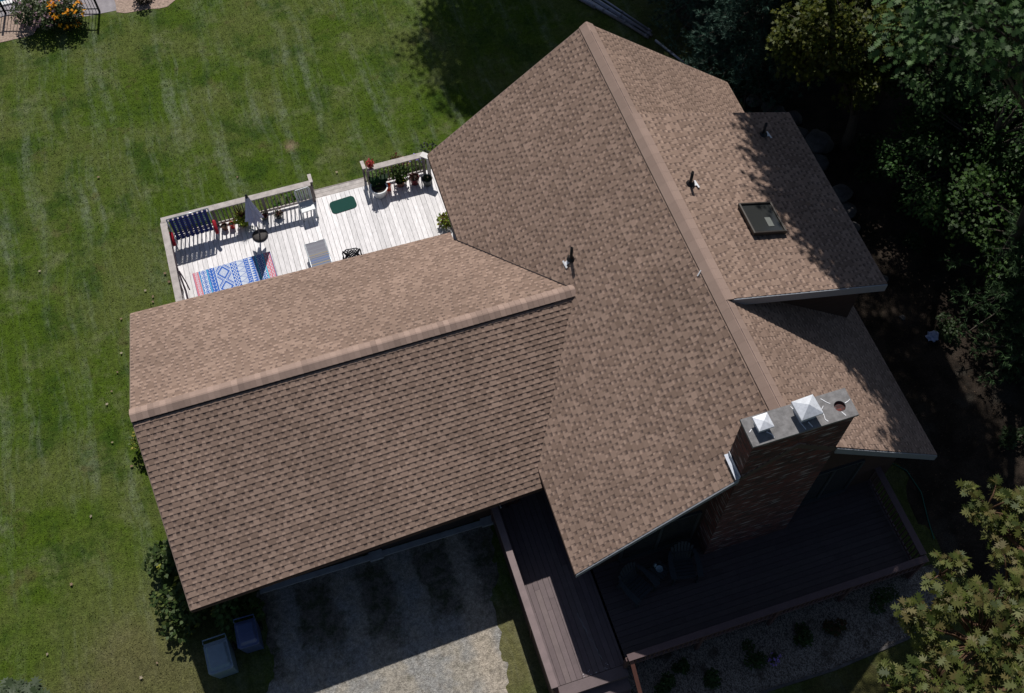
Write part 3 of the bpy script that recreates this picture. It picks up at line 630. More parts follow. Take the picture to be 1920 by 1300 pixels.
def railing(parent, a, b, zbase, capw, m, cw, col, bcol, h=.9, caplen=None, gap=.125, posts=3, ends=True):
    a, b = Vector((*a, 0)), Vector((*b, 0)); d = (b - a).normalized(); L = (b - a).length
    mb = MB(); mb.beam(a + Vector((0, 0, zbase + h - .02)), b + Vector((0, 0, zbase + h - .02)), capw, .038, col); r = mb.build('railing', m, parent)
    mb = MB(); mb.beam(a + Vector((0, 0, zbase + h - .085)), b + Vector((0, 0, zbase + h - .085)), .04, .085, bcol); mb.build('top_rail', m, r)
    mb = MB(); mb.beam(a + Vector((0, 0, zbase + .10)), b + Vector((0, 0, zbase + .10)), .04, .085, col); mb.build('bottom_rail', m, r)
    n = int(L / gap); bal = None
    pp = [i * L / (posts - 1) for i in range(posts)]
    for i in range(1, n):
        p = a + d * (i * L / n)
        if min(abs(i * L / n - q) for q in pp) < .07: continue
        if bal is None:
            mb = MB(); mb.box((0, 0, 0), (.034, .034, h - .16), 0, bcol); bal = mb.build('baluster', m, r); o = bal
        else:
            o = bal.copy(); COL.objects.link(o)
        o.parent = r; o.location = p + Vector((0, 0, zbase + h / 2 - .02)); o.rotation_euler = (0, 0, math.atan2(d.y, d.x))
    for q in pp:
        mb = MB(); c = a + d * q; mb.box((c.x, c.y, (zbase + h - .14) / 2 + .03), (.09, .09, zbase + h - .14), math.atan2(d.y, d.x), bcol); mb.build('post', m, r)
    return r
BC = (.19, .165, .16)
railing(DK, (-12.86, 12.37), (-8.24, 12.37), DZ, .20, 'wood_grey', .2, GW, BC, posts=4)
railing(DK, (-12.80, 12.26), (-12.80, 8.3), DZ, .20, 'wood_grey', .2, GW, BC, posts=3)
railing(DK, (-6.42, 12.37), (-4.62, 12.37), DZ, .20, 'wood_grey', .2, GW, BC, posts=2)
for x, sgn in ((-8.20, 1), (-6.50, -1)):
    mb = MB(); mb.beam((x, 12.38, DZ + .88), (x, 12.86, DZ + .70), .11, .04, GW); mb.beam((x, 12.80, .0), (x, 12.80, DZ + .68), .07, .07, BC); mb.box((x, 12.60, .62), (.04, .34, .08), 0, BC); mb.build('stair_rail', 'wood_grey', DK)
mb = MB(); mb.beam((-4.66, 12.40, DZ + .892), (-4.36, 12.12, DZ + .892), .20, .04, (.74, .72, .72)); mb.beam((-4.5, 12.2, .1), (-4.5, 12.2, DZ + .85), .1, .1, (.6, .6, .62)); mb.build('corner_cap', 'wood_grey', DK)

# ------------------------------------------------------------------ front deck
PZ = .69
PK = thing('front_deck', 'dark purple brown stained deck wrapping the front of the house', 'deck')
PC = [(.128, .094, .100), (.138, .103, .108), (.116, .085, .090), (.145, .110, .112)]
mb = MB(); x = -5.94
while x < -4.13:
    ys = [-4.27, random.uniform(-2.5, -.5), .75]
    for a, b in zip(ys, ys[1:]): mb.box((x + .07, (a + b) / 2, PZ - .018), (.139, b - a - .004, .036), 0, jcol(random.choice(PC), .06))
    x += .1465
lb = mb.build('walkway_boards', 'porch', PK)
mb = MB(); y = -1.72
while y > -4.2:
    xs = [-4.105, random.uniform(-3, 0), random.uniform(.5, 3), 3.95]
    for a, b in zip(xs, xs[1:]): mb.box(((a + b) / 2, y - .07, PZ - .018), (b - a - .004, .139, .036), 0, jcol(random.choice(PC), .06) if 0 else tuple(v * .55 for v in random.choice(PC)))  # boards coloured darker than the walkway's, painting in their deeper shade
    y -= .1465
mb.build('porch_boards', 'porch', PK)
mb = MB(); mb.box((-5.02, -4.42, PZ - .016), (1.84, .28, .036), 0, PC[1]); mb.build('nosing_board', 'porch', PK)
mb = MB(); mb.box((-5.02, -4.54, PZ - .13), (1.8, .03, .19), 0, PC[2]); mb.box((-.1, -4.21, PZ - .16), (8.1, .03, .24), 0, (.07, .04, .04)); mb.box((-6.035, -1.95, .37), (.03, 5, .74), 0, (.07, .04, .04)); mb.box((3.97, -3, PZ - .16), (.03, 2.5, .24), 0, (.07, .04, .04)); mb.build('rim_board', 'porch', PK)  # tall walkway side skirt is added to block light under the rail
for i in range(2):
    mb = MB(); mb.box((-5.02, -4.70 - i * .29, PZ - .23 * (i + 1)), (1.8, .29, .04), 0, PC[i]); mb.box((-5.02, -4.84 - i * .29, PZ - .23 * (i + 1) - .12), (1.8, .02, .18), 0, PC[2]); mb.build('stair_step', 'porch', PK)
RC = (.11, .07, .075)  # shade put into the cap colour; the sunlit walkway cap is lighter
railing(PK, (-6.03, .55), (-6.03, -4.45), PZ, .17, 'porch', .15, (.20, .148, .150), (.09, .05, .05), posts=4)
railing(PK, (-4.13, -4.33), (3.93, -4.33), PZ, .17, 'porch', .15, RC, (.09, .05, .05), posts=5)
railing(PK, (3.88, -4.22), (3.88, -1.6), PZ, .17, 'porch', .15, RC, (.09, .05, .05), posts=2)
for x in (-6.0, -4.06):
    mb = MB(); mb.beam((x, -4.40, PZ + .84), (x, -5.35, PZ + .20), .10, .045); mb.beam((x, -5.2, 0), (x, -5.2, PZ + .25), .08, .08); mb.build('stair_rail', 'stairpost', PK)
mb = MB()
for _ in range(12):
    x = random.uniform(-5.1, -4.6) ; mb.box((x + random.gauss(0, .08), -4.25 + random.uniform(0, .18) * random.random(), PZ + .008), (random.uniform(.01, .03), random.uniform(.006, .014), .004), random.uniform(0, 3))
tag(mb.build('paint_chips', 'tar'), 'pale chips scattered at the top edge of the front steps', 'debris')
mb = MB(); pl = [(-4.82 + .22 * k / 14 + random.gauss(0, .012), -2.7 - 1.3 * k / 14) for k in range(15)]; wd = [random.choice((.003, .006, .012, .018)) for _ in pl]
mb.add([(x_ + sg * w_, y_, PZ + .004) for (x_, y_), w_ in zip(pl, wd) for sg in (-1, 1)], [(2 * k, 2 * k + 1, 2 * k + 3, 2 * k + 2) for k in range(14)])
mb.build('scuff_mark', mat('scuff', (.2, .19, .2), .8), PK)

# ------------------------------------------------------------------ furniture and pots on the back deck
def chair_white():
    t = thing('garden_chair', 'pale plastic garden chair with slatted back standing by the deck steps', 'chair', (-8.52, 11.92, DZ), R(4))
    mb = MB(); mb.box((0, -.02, .42), (.44, .42, .03)); mb.build('seat', 'white', t, bevel=.012)
    mb = MB()
    for i in range(7): mb.beam((-.18 + i * .06, .20, .46), (-.20 + i * .066, .30, .86), .036, .018)
    mb.tube([(-.22, .20, .44), (-.235, .30, .84), (-.2, .31, .89), (.2, .31, .89), (.235, .30, .84), (.22, .20, .44)], .02); mb.build('backrest', 'white', t)
    for x, y in ((-.2, -.2), (.2, -.2), (-.2, .18), (.2, .18)):
        mb = MB(); mb.beam((x, y, .41), (x * 1.12, y * 1.15, 0), .045, .045); mb.build('leg', 'white', t)
chair_white()
def glider():
    t = thing('folding_loveseat', 'navy padded folding loveseat with red arm rolls in the deck corner', 'loveseat', (-12.03, 12.06, DZ), R(2))
    mb = MB(); n = 8; wv = 1.18 / n
    for i in range(n):
        x = -.59 + (i + .5) * wv; P = [Vector((x, .09 - .12 * k / 6, 1.08 - k / 6 * .80)) for k in range(7)]
        for p_, q_ in zip(P, P[1:]): mb.beam(p_, q_ + (q_ - p_) * .04, .088, .045, up=(0, 1, 0)); mb.beam(p_ + Vector((0, -.014, 0)), q_ + Vector((0, -.014, 0)), .055, .045, up=(0, 1, 0))
        if i < n - 1:
            for k in range(10):
                f_ = (k + .5) / 10; mb.box((x + wv / 2, .09 - .12 * f_, 1.08 - .80 * f_), (.075, .02, .026))
        for z_ in (0, 1): mb.tube([(x - .05, .09 - .12 * z_, 1.08 - .8 * z_), (x + .05, .09 - .12 * z_, 1.08 - .8 * z_)], .035, 8)
    mb.build('cushion', 'navy', t)
    mb = MB()
    for s in (-1, 1): mb.tube([(s * .63, .13, 1.12), (s * .63, .0, .55), (s * .63, -.28, .35)], .022); mb.tube([(s * .63, .11, 1.05), (s * .63, .16, .5), (s * .63, .17, .0)], .02)
    mb.tube([(-.63, -.02, .3), (.63, -.02, .3)], .02); mb.tube([(-.63, .12, 1.13), (.63, .12, 1.13)], .018); mb.build('frame', 'tube', t, True)
    for s in (-1, 1):
        mb = MB(); mb.tube([(s * .66, .0, .66), (s * .66, -.03, .64), (s * .66, -.33, .42), (s * .66, -.35, .40)], [.035, .058, .058, .03], 14); mb.build('arm_roll', 'red', t, True)
        for y in (-.28, .17):
            mb = MB(); mb.tube([(s * .62, y * .3, .35), (s * .63, y, 0)], .016); mb.build('leg', 'tube', t)
glider()
def umbrella():
    t = thing('patio_umbrella', 'closed grey patio umbrella standing in a round dark base', 'umbrella', (-10.15, 11.56, DZ))
    mb = MB(); mb.tube([(0, 0, .05), (0, 0, 2.0)], .021, 10); mb.build('pole', 'pole', t, True)
    mb = MB(); mb.lathe([(.0, .07), (.06, .075), (.17, .06), (.225, .04), (.235, 0)], n=28); mb.build('base', mat('concrete_base', (.05, .045, .045), .7, var=.3, scale=30), t, True)
    mb = MB(); mb.lathe([(.238, 0), (.245, .03), (.225, .045)], n=28); mb.build('base_rim', 'iron', t, True)
    mb = MB(); prof = [(.02, 2.0), (.055, 1.93), (.085, 1.7), (.14, 1.4), (.19, 1.1), (.245, .90), (.19, .89), (.05, 1.1)]; P = []; F = []; n = 32
    for j, (r, z) in enumerate(prof):
        for k in range(n):
            a = 2 * math.pi * k / n; f = 1 + (.22 * math.cos(8 * a)) * min(1, j / 3); P.append((r * f * math.cos(a), r * f * math.sin(a), z - (.05 * math.cos(8 * a) if j in (5, 6) else 0)))
    for j in range(len(prof) - 1):
        for k in range(n): F.append((j * n + k, j * n + (k + 1) % n, (j + 1) * n + (k + 1) % n, (j + 1) * n + k))
    mb.add(P, F); mb.build('canopy', 'canvas', t, True)
    mb = MB(); mb.lathe([(.0, 2.09), (.03, 2.07), (.035, 2.02), (.045, 1.98), (.05, 1.95)], n=12); mb.build('finial', 'iron', t, True)
umbrella()
# rug: woven pattern painted face by face
def rug():
    nx, ny = 242, 150; w_, l_ = 2.42, 1.5; blue, wht, pink, cyan, dk = (.035, .13, .50), (.62, .68, .78), (.62, .22, .27), (.10, .52, .70), (.02, .07, .28)
    def colour(x, y):  # x, y in cm
        def tri(v, p): v = v % p; return min(v, p - v) / (p / 2)
        if x < 1.5 or x > 240.5: return dk
        if x < 22:
            u = x - 12; q = (y % 9) - 4.5; r = math.hypot(u, q); return wht if 2.2 < r < 4.0 else pink
        if x < 25 or 51 <= x < 54: return cyan
        if 25 <= x < 51:
            u = abs(x - 38); q = abs((y % 18) - 9); s = u + q
            if u > 11.5: return blue
            return wht if (s > 10.5 or 5 < s < 7.5 or s < 1.5) and s < 17 else blue
        if x < 78:
            u = (x - 54); k = tri(y + (0 if u < 12 else 6), 12) * 5; return wht if abs((u % 12) - 3 - k) < 1.3 and (y % 12) < 9 else blue
        if x < 80: return wht
        if x < 132:
            u = abs(x - 106); q = abs((y % 56) - 28); s = u + q * .93
            if s > 24 and s < 27.5 or 30 < s < 32: return wht
            if s < 17: return wht if (s % 5) > 1.2 else blue
            if s > 36: return wht if ((s - 36) % 5) > 1.2 else blue
            return blue
        if x < 134: return wht
        if x < 158:
            k = tri(y, 13) * 9; u = x - 137; return wht if abs(u - k) < 2 or abs(u - 9 - k) < 2 else blue
        if x < 183:
            k = tri(y, 20); u = (x - 158) / 25
            if abs(u - k) < .06: return blue
            if u < k - .08: return wht
            return (.40, .47, .66) if (int(x) + int(y)) % 2 else wht
        if x < 200:
            q = y % 16; u = x - 191.5; r = math.hypot(u, q - 8); return wht if 4.5 < r < 6.2 and abs(q - 8) > 2 else blue
        if x < 214:
            k = tri(y, 9); return wht if (x - 200) / 14 < k else blue
        if x < 226 - 12 + 10:
            r = math.hypot(x - 219, (y % 8) - 4); return wht if 1.6 < r < 3.2 else blue
        if x < 226: return cyan
        if x < 252:
            return blue
        return pink
    def full(x, y):
        # squeeze: right part holds dark diamonds, cyan, pink chevrons
        if x > 192:
            if x < 196: return (.10, .52, .70)
            if x < 216:
                u = abs(x - 206); q = abs((y % 17) - 8.5); s = u + q
                return wht if (s > 9.5 and s < 14) or 4 < s < 6 else (.03, .11, .42)
            if x < 220: return cyan
            if x > 240: return dk
            k = (y % 14) * 1.0; u = x - 222; kk = abs(k - 7) ; return wht if abs((u % 9) - kk * .9) < 1.3 else pink
        return colour(x * 224 / 192, y)
    P = [(-w_ / 2 + w_ * i / nx, -l_ / 2 + l_ * j / ny, 0.006) for j in range(ny + 1) for i in range(nx + 1)]
    F = []; C = []
    for j in range(ny):
        for i in range(nx):
            a = j * (nx + 1) + i; F.append((a, a + 1, a + nx + 2, a + nx + 1)); C.append(full(i + .5, ny - j - .5))
    mb = MB(); o = len(mb.v); mb.v = P; mb.f = F; mb.c = C
    mb.box((0, 0, .002), (w_, l_, .004), 0, dk)
    ob = mb.build('rug', 'attr'); ob.location = (-11.17, 10.10, DZ + .003); ob.rotation_euler = (0, 0, R(1.8))
    tag(ob, 'blue and white geometric outdoor rug with pink end bands on the deck', 'rug')
rug()
def doormat():
    mb = MB(); w_, h_, r_ = .82, .50, .13; P = []
    for cx_, cy_, a0 in ((w_ / 2 - r_, h_ / 2 - r_, 0), (-w_ / 2 + r_, h_ / 2 - r_, 90), (-w_ / 2 + r_, -h_ / 2 + r_, 180), (w_ / 2 - r_, -h_ / 2 + r_, 270)):
        for k in range(5): a = R(a0 + k * 22.5); P.append((cx_ + r_ * math.cos(a), cy_ + r_ * math.sin(a)))
    n = len(P); mb.add([(*p, .012) for p in P] + [(*p, 0) for p in P], [tuple(range(n))] + [(i, i + n, (i + 1) % n + n, (i + 1) % n) for i in range(n)])
    o = mb.build('doormat', 'mat_green'); o.location = (-7.42, 11.92, DZ + .003); o.rotation_euler = (0, 0, R(4)); tag(o, 'dark green doormat with cut corners lying before the deck step', 'doormat')
doormat()
def lounger():
    t = thing('sling_lounger', 'low lounger with grey, blue and yellow striped sling near the eave', 'lounger', (-8.58, 9.85, DZ), R(2))
    mb = MB(); n = 60
    for i in range(n):
        y0 = .62 - i * 1.9 / n; y1 = y0 - 1.9 / n; f = i / n
        zf = lambda y: .38 + .10 * max(0, y + .2) ** 2
        c = random.choice(((.26, .27, .31), (.24, .24, .28))) if i < 12 else random.choice(((.22, .23, .27), (.13, .18, .32), (.34, .28, .18), (.26, .26, .28), (.15, .2, .36), (.24, .24, .27)))
        mb.add([(-.29, y0, zf(y0)), (.29, y0, zf(y0)), (.29, y1, zf(y1)), (-.29, y1, zf(y1))], [(0, 1, 2, 3)], c)
    mb.build('sling', 'attr', t)
    mb = MB()
    for s in (-1, 1): mb.tube([(s * .31, .63, .44), (s * .31, -.2, .38), (s * .31, -1.3, .38)], .017)
    mb.tube([(-.31, .63, .44), (.31, .63, .44)], .015); mb.build('frame', 'tube', t, True)
    for s in (-1, 1):
        for y in (.4, -1.0): mb = MB(); mb.tube([(s * .31, y, .40), (s * .31, y + .05, 0)], .015); mb.build('leg', 'tube', t)
lounger()
def metalchair():
    t = thing('lattice_chair', 'black metal patio chair with a basket weave back by the eave', 'chair', (-7.66, 9.20, DZ), R(-6))
    mb = MB(); mb.tube([(-.26, .27, .4), (-.27, .34, .80), (-.15, .36, .90), (.15, .36, .90), (.27, .34, .80), (.26, .27, .4)], .02, 8)
    for k in range(-3, 4):
        for s in (-1, 1):
            a = (max(-.26, min(.26, k * .09 - s * .18)), .29, .48); b = (max(-.26, min(.26, k * .09 + s * .18)), .35, .86); mb.beam(a, b, .034, .012, up=(0, 1, 0))
    mb.build('backrest', 'iron', t)
    mb = MB(); mb.box((0, .02, .45), (.50, .48, .07)); mb.build('cushion', 'white', t, bevel=.02)
    mb = MB(); mb.box((0, .02, .40), (.52, .5, .02))
    for s in (-1, 1): mb.tube([(s * .28, .3, .64), (s * .31, 0, .66), (s * .3, -.25, .62)], .018)
    mb.build('seat_frame', 'iron', t)
    for x in (-.25, .25):
        for y in (-.22, .26): mb = MB(); mb.tube([(x, y, .4), (x * 1.1, y * 1.1, 0)], .015); mb.build('leg', 'iron', t)
metalchair()
mb = MB(); mb.tube([(-12.72, 12.0, DZ + .85), (-12.70, 11.3, DZ + .7), (-12.69, 10.6, DZ + .75), (-12.62, 9.9, DZ + .5), (-12.6, 9.2, DZ + .45), (-12.62, 8.4, DZ + .5)], [.012, .016, .02, .03, .035, .035], 8)
mb.tube([(-12.66, 10.5, DZ + .72), (-12.55, 10.15, DZ + .55), (-12.50, 9.9, DZ + .5)], .02); tag(mb.build('dark_strap', 'cord'), 'dark drooping strap hung along the inside of the left deck railing', 'strap')

def foliage(name, parent, c, rx, rz_, n, size, pal, shape='oval', up=.6):
    p = unit(n); r = rng.random((n, 1)) ** .45; cen = p * r * np.array([rx, rx, rz_]) + np.array(c)
    d = p * .7 + unit(n) * .6; d[:, 2] += .2; nr = p * .5 + unit(n) * .4; nr[:, 2] += up
    return leafmesh(name, 'leaf', parent, cen, d, nr, rng.uniform(size * .7, size * 1.3, n), shape, pick(pal, n))
def pot(name, label, loc, r, h, m, rim=True, taper=.75, cat='pot', part='pot_body'):
    t = thing(name, label, cat, loc)
    mb = MB(); mb.lathe([(r * taper * .9, 0), (r * taper, .005), (r, h), (r * 1.08, h), (r * 1.08, h - .03) if False else (r * 1.06, h + .01), (r * .9, h + .01), (r * .86, h - .04)], n=24); mb.build(part, m, t, True)
    mb = MB(); mb.disc((0, 0, h - .035), r * .88); mb.build('soil', 'soil', t)
    return t
GRN2 = [(.10, .20, .03), (.07, .15, .03), (.14, .22, .06)]; GRN = [(.035, .09, .012), (.05, .12, .02), (.025, .06, .01)]; YGR = [(.42, .46, .06), (.28, .36, .05), (.16, .24, .04)]
t = pot('flower_pot', 'small brown clay pot of bare soil beside the loveseat', (-11.13, 12.16, DZ), .10, .17, 'brown')
t = pot('flower_pot', 'small bright red pot between the brown pot and the spiky plant', (-10.90, 12.14, DZ), .085, .20, 'redpot')
foliage('leaves', t, (.03, .05, .24), .07, .05, 12, .05, YGR)
t = pot('potted_plant', 'spiky burgundy plant over yellow green foliage beside the umbrella', (-10.52, 12.14, DZ), .14, .24, 'brown', cat='potted plant')
foliage('foliage', t, (0, -.03, .32), .26, .17, 260, .09, YGR)
n = 46; a = rng.uniform(0, 6.28, n); d = np.stack([np.cos(a) * .55, np.sin(a) * .55, rng.uniform(.6, 1.4, n)], 1)
leafmesh('spikes', 'leaf', t, np.tile([0, .04, .3], (n, 1)).astype(float), d, unit(n), rng.uniform(.38, .62, n), 'spike' if 'spike' in LEAF else 'needle', pick([(.10, .03, .03), (.06, .02, .02)], n))
t = pot('flower_pot', 'brown pot of reddish flowers at the rail just right of the umbrella', (-9.88, 12.16, DZ), .10, .15, 'greypot'); foliage('flowers', t, (0, 0, .2), .12, .08, 70, .05, [(.16, .03, .04), (.05, .08, .02), (.10, .04, .03)])
t = pot('flower_pot', 'grey pot of mixed flowers at the rail left of the pale chair', (-9.45, 12.08, DZ), .11, .14, 'greypot'); foliage('flowers', t, (0, .02, .2), .15, .1, 90, .05, [(.20, .06, .05), (.06, .09, .02), (.3, .25, .2), (.12, .04, .05)])
t = pot('planter', 'large round white planter with big dark elephant ear leaves by the step', (-6.20, 11.96, DZ), .27, .38, 'whiteglaze', cat='planter', taper=.72)
cen = np.array([(-.06, .08, .40), (.05, .08, .40), (.0, .1, .40), (.08, .06, .38), (-.08, .06, .38)], float); dr = np.array([(-.35, .6, .45), (.75, .6, .35), (.1, .8, .9), (.6, .1, .3), (-.5, .1, .3)], float)
nr = np.tile([0, -.2, 1.0], (5, 1)).astype(float); leafmesh('big_leaves', 'leaf', t, cen, dr, nr, np.array([.36, .44, .26, .18, .16]), 'oval', pick([(.012, .04, .012), (.02, .055, .015)], 5)); foliage('filler_leaves', t, (0, .04, .37), .10, .04, 22, .07, GRN)
t = thing('watering_cup', 'tall bright orange cup on the deck beside the white planter', 'cup', (-5.90, 12.05, DZ)); mb = MB(); mb.lathe([(.0, .0), (.06, .0), (.085, .26), (.09, .265), (.078, .265), (.06, .1), (.0, .08)], n=18); mb.build('cup_body', 'orange', t, True)
t = pot('potted_plant', 'leafy green plant with yellow blossoms in a brown pot by the railing', (-5.48, 12.12, DZ), .15, .22, 'brown', cat='potted plant'); foliage('foliage', t, (.04, .08, .42), .24, .26, 200, .09, [(.05, .10, .02), (.03, .07, .012), (.09, .13, .03)])
foliage('blossoms', t, (.14, -.10, .33), .07, .08, 16, .04, [(.8, .65, .02)])
t = pot('flower_pot', 'glazed maroon pot with a dried plant beside the grey pot', (-5.03, 12.06, DZ), .155, .28, 'maroon'); foliage('stems', t, (0, .0, .32), .1, .16, 30, .09, [(.16, .08, .04), (.12, .05, .03)])
t = pot('flower_pot', 'ribbed dark grey pot at the roof corner end of the railing', (-4.66, 11.90, DZ), .165, .28, 'greypot'); foliage('sprouts', t, (0, 0, .28), .09, .08, 26, .07, GRN)
t = pot('potted_plant', 'pot of red and pink coleus perched on the deck rail end', (-6.30, 12.37, DZ + .9), .07, .10, 'brown', cat='potted plant'); foliage('coleus_leaves', t, (0, .0, .2), .10, .15, 150, .06, [(.45, .03, .03), (.55, .10, .10), (.25, .08, .03), (.4, .05, .08)])
t = thing('shrub', 'small yellow green shrub at the inner corner where the two roofs meet', 'shrub', (-4.56, 10.2, DZ)); foliage('foliage', t, (0, 0, .2), .22, .2, 260, .08, YGR + [(.12, .05, .03)]); mb = MB(); mb.tube([(0, 0, 0), (0, 0, .3)], .012); mb.build('stem', 'twig', t)
# flower bed behind the rails
FL = [('plump green perennial beyond the rail next to the coleus', -6.0, 12.95, GRN2, None), ('light green perennial behind the railing middle', -5.6, 13.0, [(.18, .24, .08), (.10, .16, .04)], None),
      ('perennial with pink blooms behind the rail near the roof corner', -5.15, 12.95, GRN2, (.65, .25, .25)), ('perennial with violet blooms nearest the roof corner behind the rail', -4.75, 12.95, [(.16, .20, .08), (.09, .13, .05)], (.30, .22, .75)),
      ('rusty brown dried perennial poking over the right railing', -5.35, 13.22, [(.12, .04, .02), (.07, .04, .02)], None), ('grey green sprawling plant at the lawn corner of the main eave', -4.2, 13.4, [(.09, .10, .08), (.05, .07, .04)], None),
      ('bright leafy plant outside the left railing behind the pale chair', -8.85, 12.95, [(.08, .20, .02), (.05, .13, .015)], None), ('low leafy plant outside the left railing left of the pale chair', -9.35, 12.8, [(.06, .15, .02), (.04, .09, .015)], None)]
for lab, x, y, pal, bl in FL:
    t = thing('garden_plant', lab, 'plant', (x, y, 0), group='plants along the back deck'); foliage('foliage', t, (0, 0, .22), .26, .2, 110, .085, pal); mb = MB(); mb.tube([(0, 0, 0), (0, 0, .3)], .012); mb.build('stem', 'twig', t)
    if bl: foliage('blooms', t, (0, 0, .42), .2, .12, 22, .06, [bl, tuple(v * .8 for v in bl)])

# ------------------------------------------------------------------ front deck furniture
def adirondack(label, loc, rz):
    t = thing('adirondack_chair', label, 'chair', loc, rz, 'chairs on the front deck')
    mb = MB()
    for i in range(6): mb.box((0, -.26 + i * .095, .36 - i * .022), (.52, .08, .022))
    mb.build('seat', 'adir', t)
    mb = MB()
    for i in range(7):
        k = (i - 3); h = .62 - .018 * k * k; mb.beam((k * .068, .26, .26), (k * .088, .26 + h * .42, .26 + h), .066, .018, up=(0, 1, 0))
    mb.beam((-.27, .36, .52), (.27, .36, .52), .03, .06); mb.build('backrest', 'adir', t)
    for s in (-1, 1):
        mb = MB(); P = [(s * .34, -.34), (s * .25 if s > 0 else -.43 + .18, -.34)]
        sh = [(.26, -.36), (.41, -.36), (.43, -.1), (.40, .2), (.34, .38), (.27, .38), (.29, .1)]
        V = [(s * x, y, .60) for x, y in sh] + [(s * x, y, .577) for x, y in sh]; k = len(sh)
        mb.add(V, [tuple(range(k)), tuple(range(2 * k - 1, k - 1, -1))] + [(i, (i + 1) % k, (i + 1) % k + k, i + k) for i in range(k)]); mb.build('armrest', 'adir', t)
        for y in (-.30, .30): mb = MB(); mb.beam((s * .31, y, .575), (s * .31, y + (0 if y < 0 else .06), 0), .09, .03, up=(1, 0, 0)); mb.build('leg', 'adir', t)
adirondack('dark slatted adirondack chair left of the small side table', (-3.16, -2.62, PZ), R(24))
adirondack('dark slatted adirondack chair nearest the chimney base', (-1.86, -2.52, PZ), R(-11))
t = thing('side_table', 'small dark slatted side table between the two adirondack chairs', 'table', (-2.52, -2.42, PZ), R(30))
mb = MB()
for i in range(5): mb.box((-.18 + i * .09, 0, .43), (.08, .42 if i in (1, 2, 3) else .34, .022))
mb.build('tabletop', 'adir', t)
for x, y in ((-.15, -.15), (.15, -.15), (-.15, .15), (.15, .15)): mb = MB(); mb.beam((x, y, .42), (x * 1.1, y * 1.1, 0), .05, .05); mb.build('leg', 'adir', t)
mb = MB(); mb.lathe([(.0, 0), (.06, 0), (.09, .05), (.095, .06), (.085, .055), (.05, .015), (0, .01)], (-2.50, -2.40, PZ + .442), 20); tag(mb.build('bowl', 'clear', None, True), 'small round glass bowl on the dark side table', 'bowl')
mb = MB(); mb.lathe([(0, 0), (.035, 0), (.04, .1), (.02, .15), (.03, .2), (0, .2)], (-2.58, -2.30, PZ + .442), 14); tag(mb.build('figurine', 'clear', None, True), 'small pale blue figurine behind the bowl on the side table', 'ornament')
# flag under the garage eave
t = thing('flag', 'small striped flag hanging under the garage wing eave beside the deck', 'flag', (-5.95, .15, 2.15))
mb = MB(); nx, ny = 22, 13; P = []
for i in range(nx + 1):
    for j in range(ny + 1): P.append((i * .55 / nx, -.12 + .03 * math.sin(i * .7) + .012 * j, .07 + .04 * math.sin(i * .5) - j * .020))
for i in range(nx):
    for j in range(ny):
        a = i * (ny + 1) + j; c = (.02, .03, .14) if (i < 9 and j < 7) else ((.38, .02, .03) if j % 2 == 0 else (.55, .55, .55)); mb.add([P[a], P[a + 1], P[a + ny + 2], P[a + ny + 1]], [(0, 1, 2, 3)], c)
mb.build('cloth', 'attr', t); mb = MB(); mb.tube([(0, .6, -.15), (0, -.14, .13)], .012); mb.build('staff', 'white', t)

# ------------------------------------------------------------------ wheeled bins
def wbin(name, label, loc, rz, w_, d_, h_, m, style):
    t = thing(name, label, 'bin', loc, rz, 'wheeled bins')
    mb = MB(); a, b = .80, 1.0; P = [(-w_ / 2 * a, -d_ / 2 * .7, .02), (w_ / 2 * a, -d_ / 2 * .7, .02), (w_ / 2 * a, d_ / 2 * .85, .02), (-w_ / 2 * a, d_ / 2 * .85, .02), (-w_ / 2 * .95, -d_ / 2 * .95, h_ - .08), (w_ / 2 * .95, -d_ / 2 * .95, h_ - .08), (w_ / 2 * .95, d_ / 2 * .9, h_ - .08), (-w_ / 2 * .95, d_ / 2 * .9, h_ - .08)]
    mb.add(P, [(3, 2, 1, 0), (0, 1, 5, 4), (1, 2, 6, 5), (2, 3, 7, 6), (3, 0, 4, 7), (4, 5, 6, 7)]); mb.build('bin_body', m, t, bevel=.02)
    # lid: rim and raised dished centre
    bm_ = MB(); L0 = [(-.5, -.44), (-.40, -.5), (.40, -.5), (.5, -.44), (.48, .36), (-.48, .36)]; L1 = [(x * .86, y * .86 + (-.0)) for x, y in L0]; L2 = [(x * .70, y * .72 + .02) for x, y in L0]
    k = 6; V = [(x * w_, y * d_, h_ - .09) for x, y in L0] + [(x * w_, y * d_, h_ - .03) for x, y in L0] + [(x * w_, y * d_, h_ - .035) for x, y in L1] + [(x * w_, y * d_, h_ + (.045 if style else .06)) for x, y in L2]
    F = []
    for j in range(3): F += [(j * k + i, j * k + (i + 1) % k, (j + 1) * k + (i + 1) % k, (j + 1) * k + i) for i in range(k)]
    F.append(tuple(3 * k + i for i in range(k))); bm_.add(V, F); lid = bm_.build('lid', m, t, bevel=.012)
    mb = MB(); mb.tube([(-w_ * .46, d_ * .42, h_ - .03), (-w_ * .46, d_ * .53, h_ - .01), (w_ * .46, d_ * .53, h_ - .01), (w_ * .46, d_ * .42, h_ - .03)], .016); mb.build('handle', m, t, True)
    if not style: mb = MB(); mb.box((0, -d_ * .20, h_ + .065), (w_ * .42, .03, .02)); mb.box((0, -d_ * .02, h_ + .063), (w_ * .55, .015, .012)); mb.build('lid_grip', m, lid)
    for s in (-1, 1): mb = MB(); mb.tube([(s * w_ * .44, d_ * .42, .12), (s * w_ * .52, d_ * .42, .12)], .12, 18); mb.build('wheel', 'black', t)
wbin('wheeled_bin', 'larger pale blue grey wheeled bin with a dished lid beside the garage', (-13.63, -1.02, 0), R(2), .62, .86, 1.02, 'bin_a', 1)
wbin('wheeled_bin', 'smaller dark navy wheeled bin nearer the garage wall', (-12.86, -.66, 0), R(-1), .55, .74, .95, 'bin_b', 0)

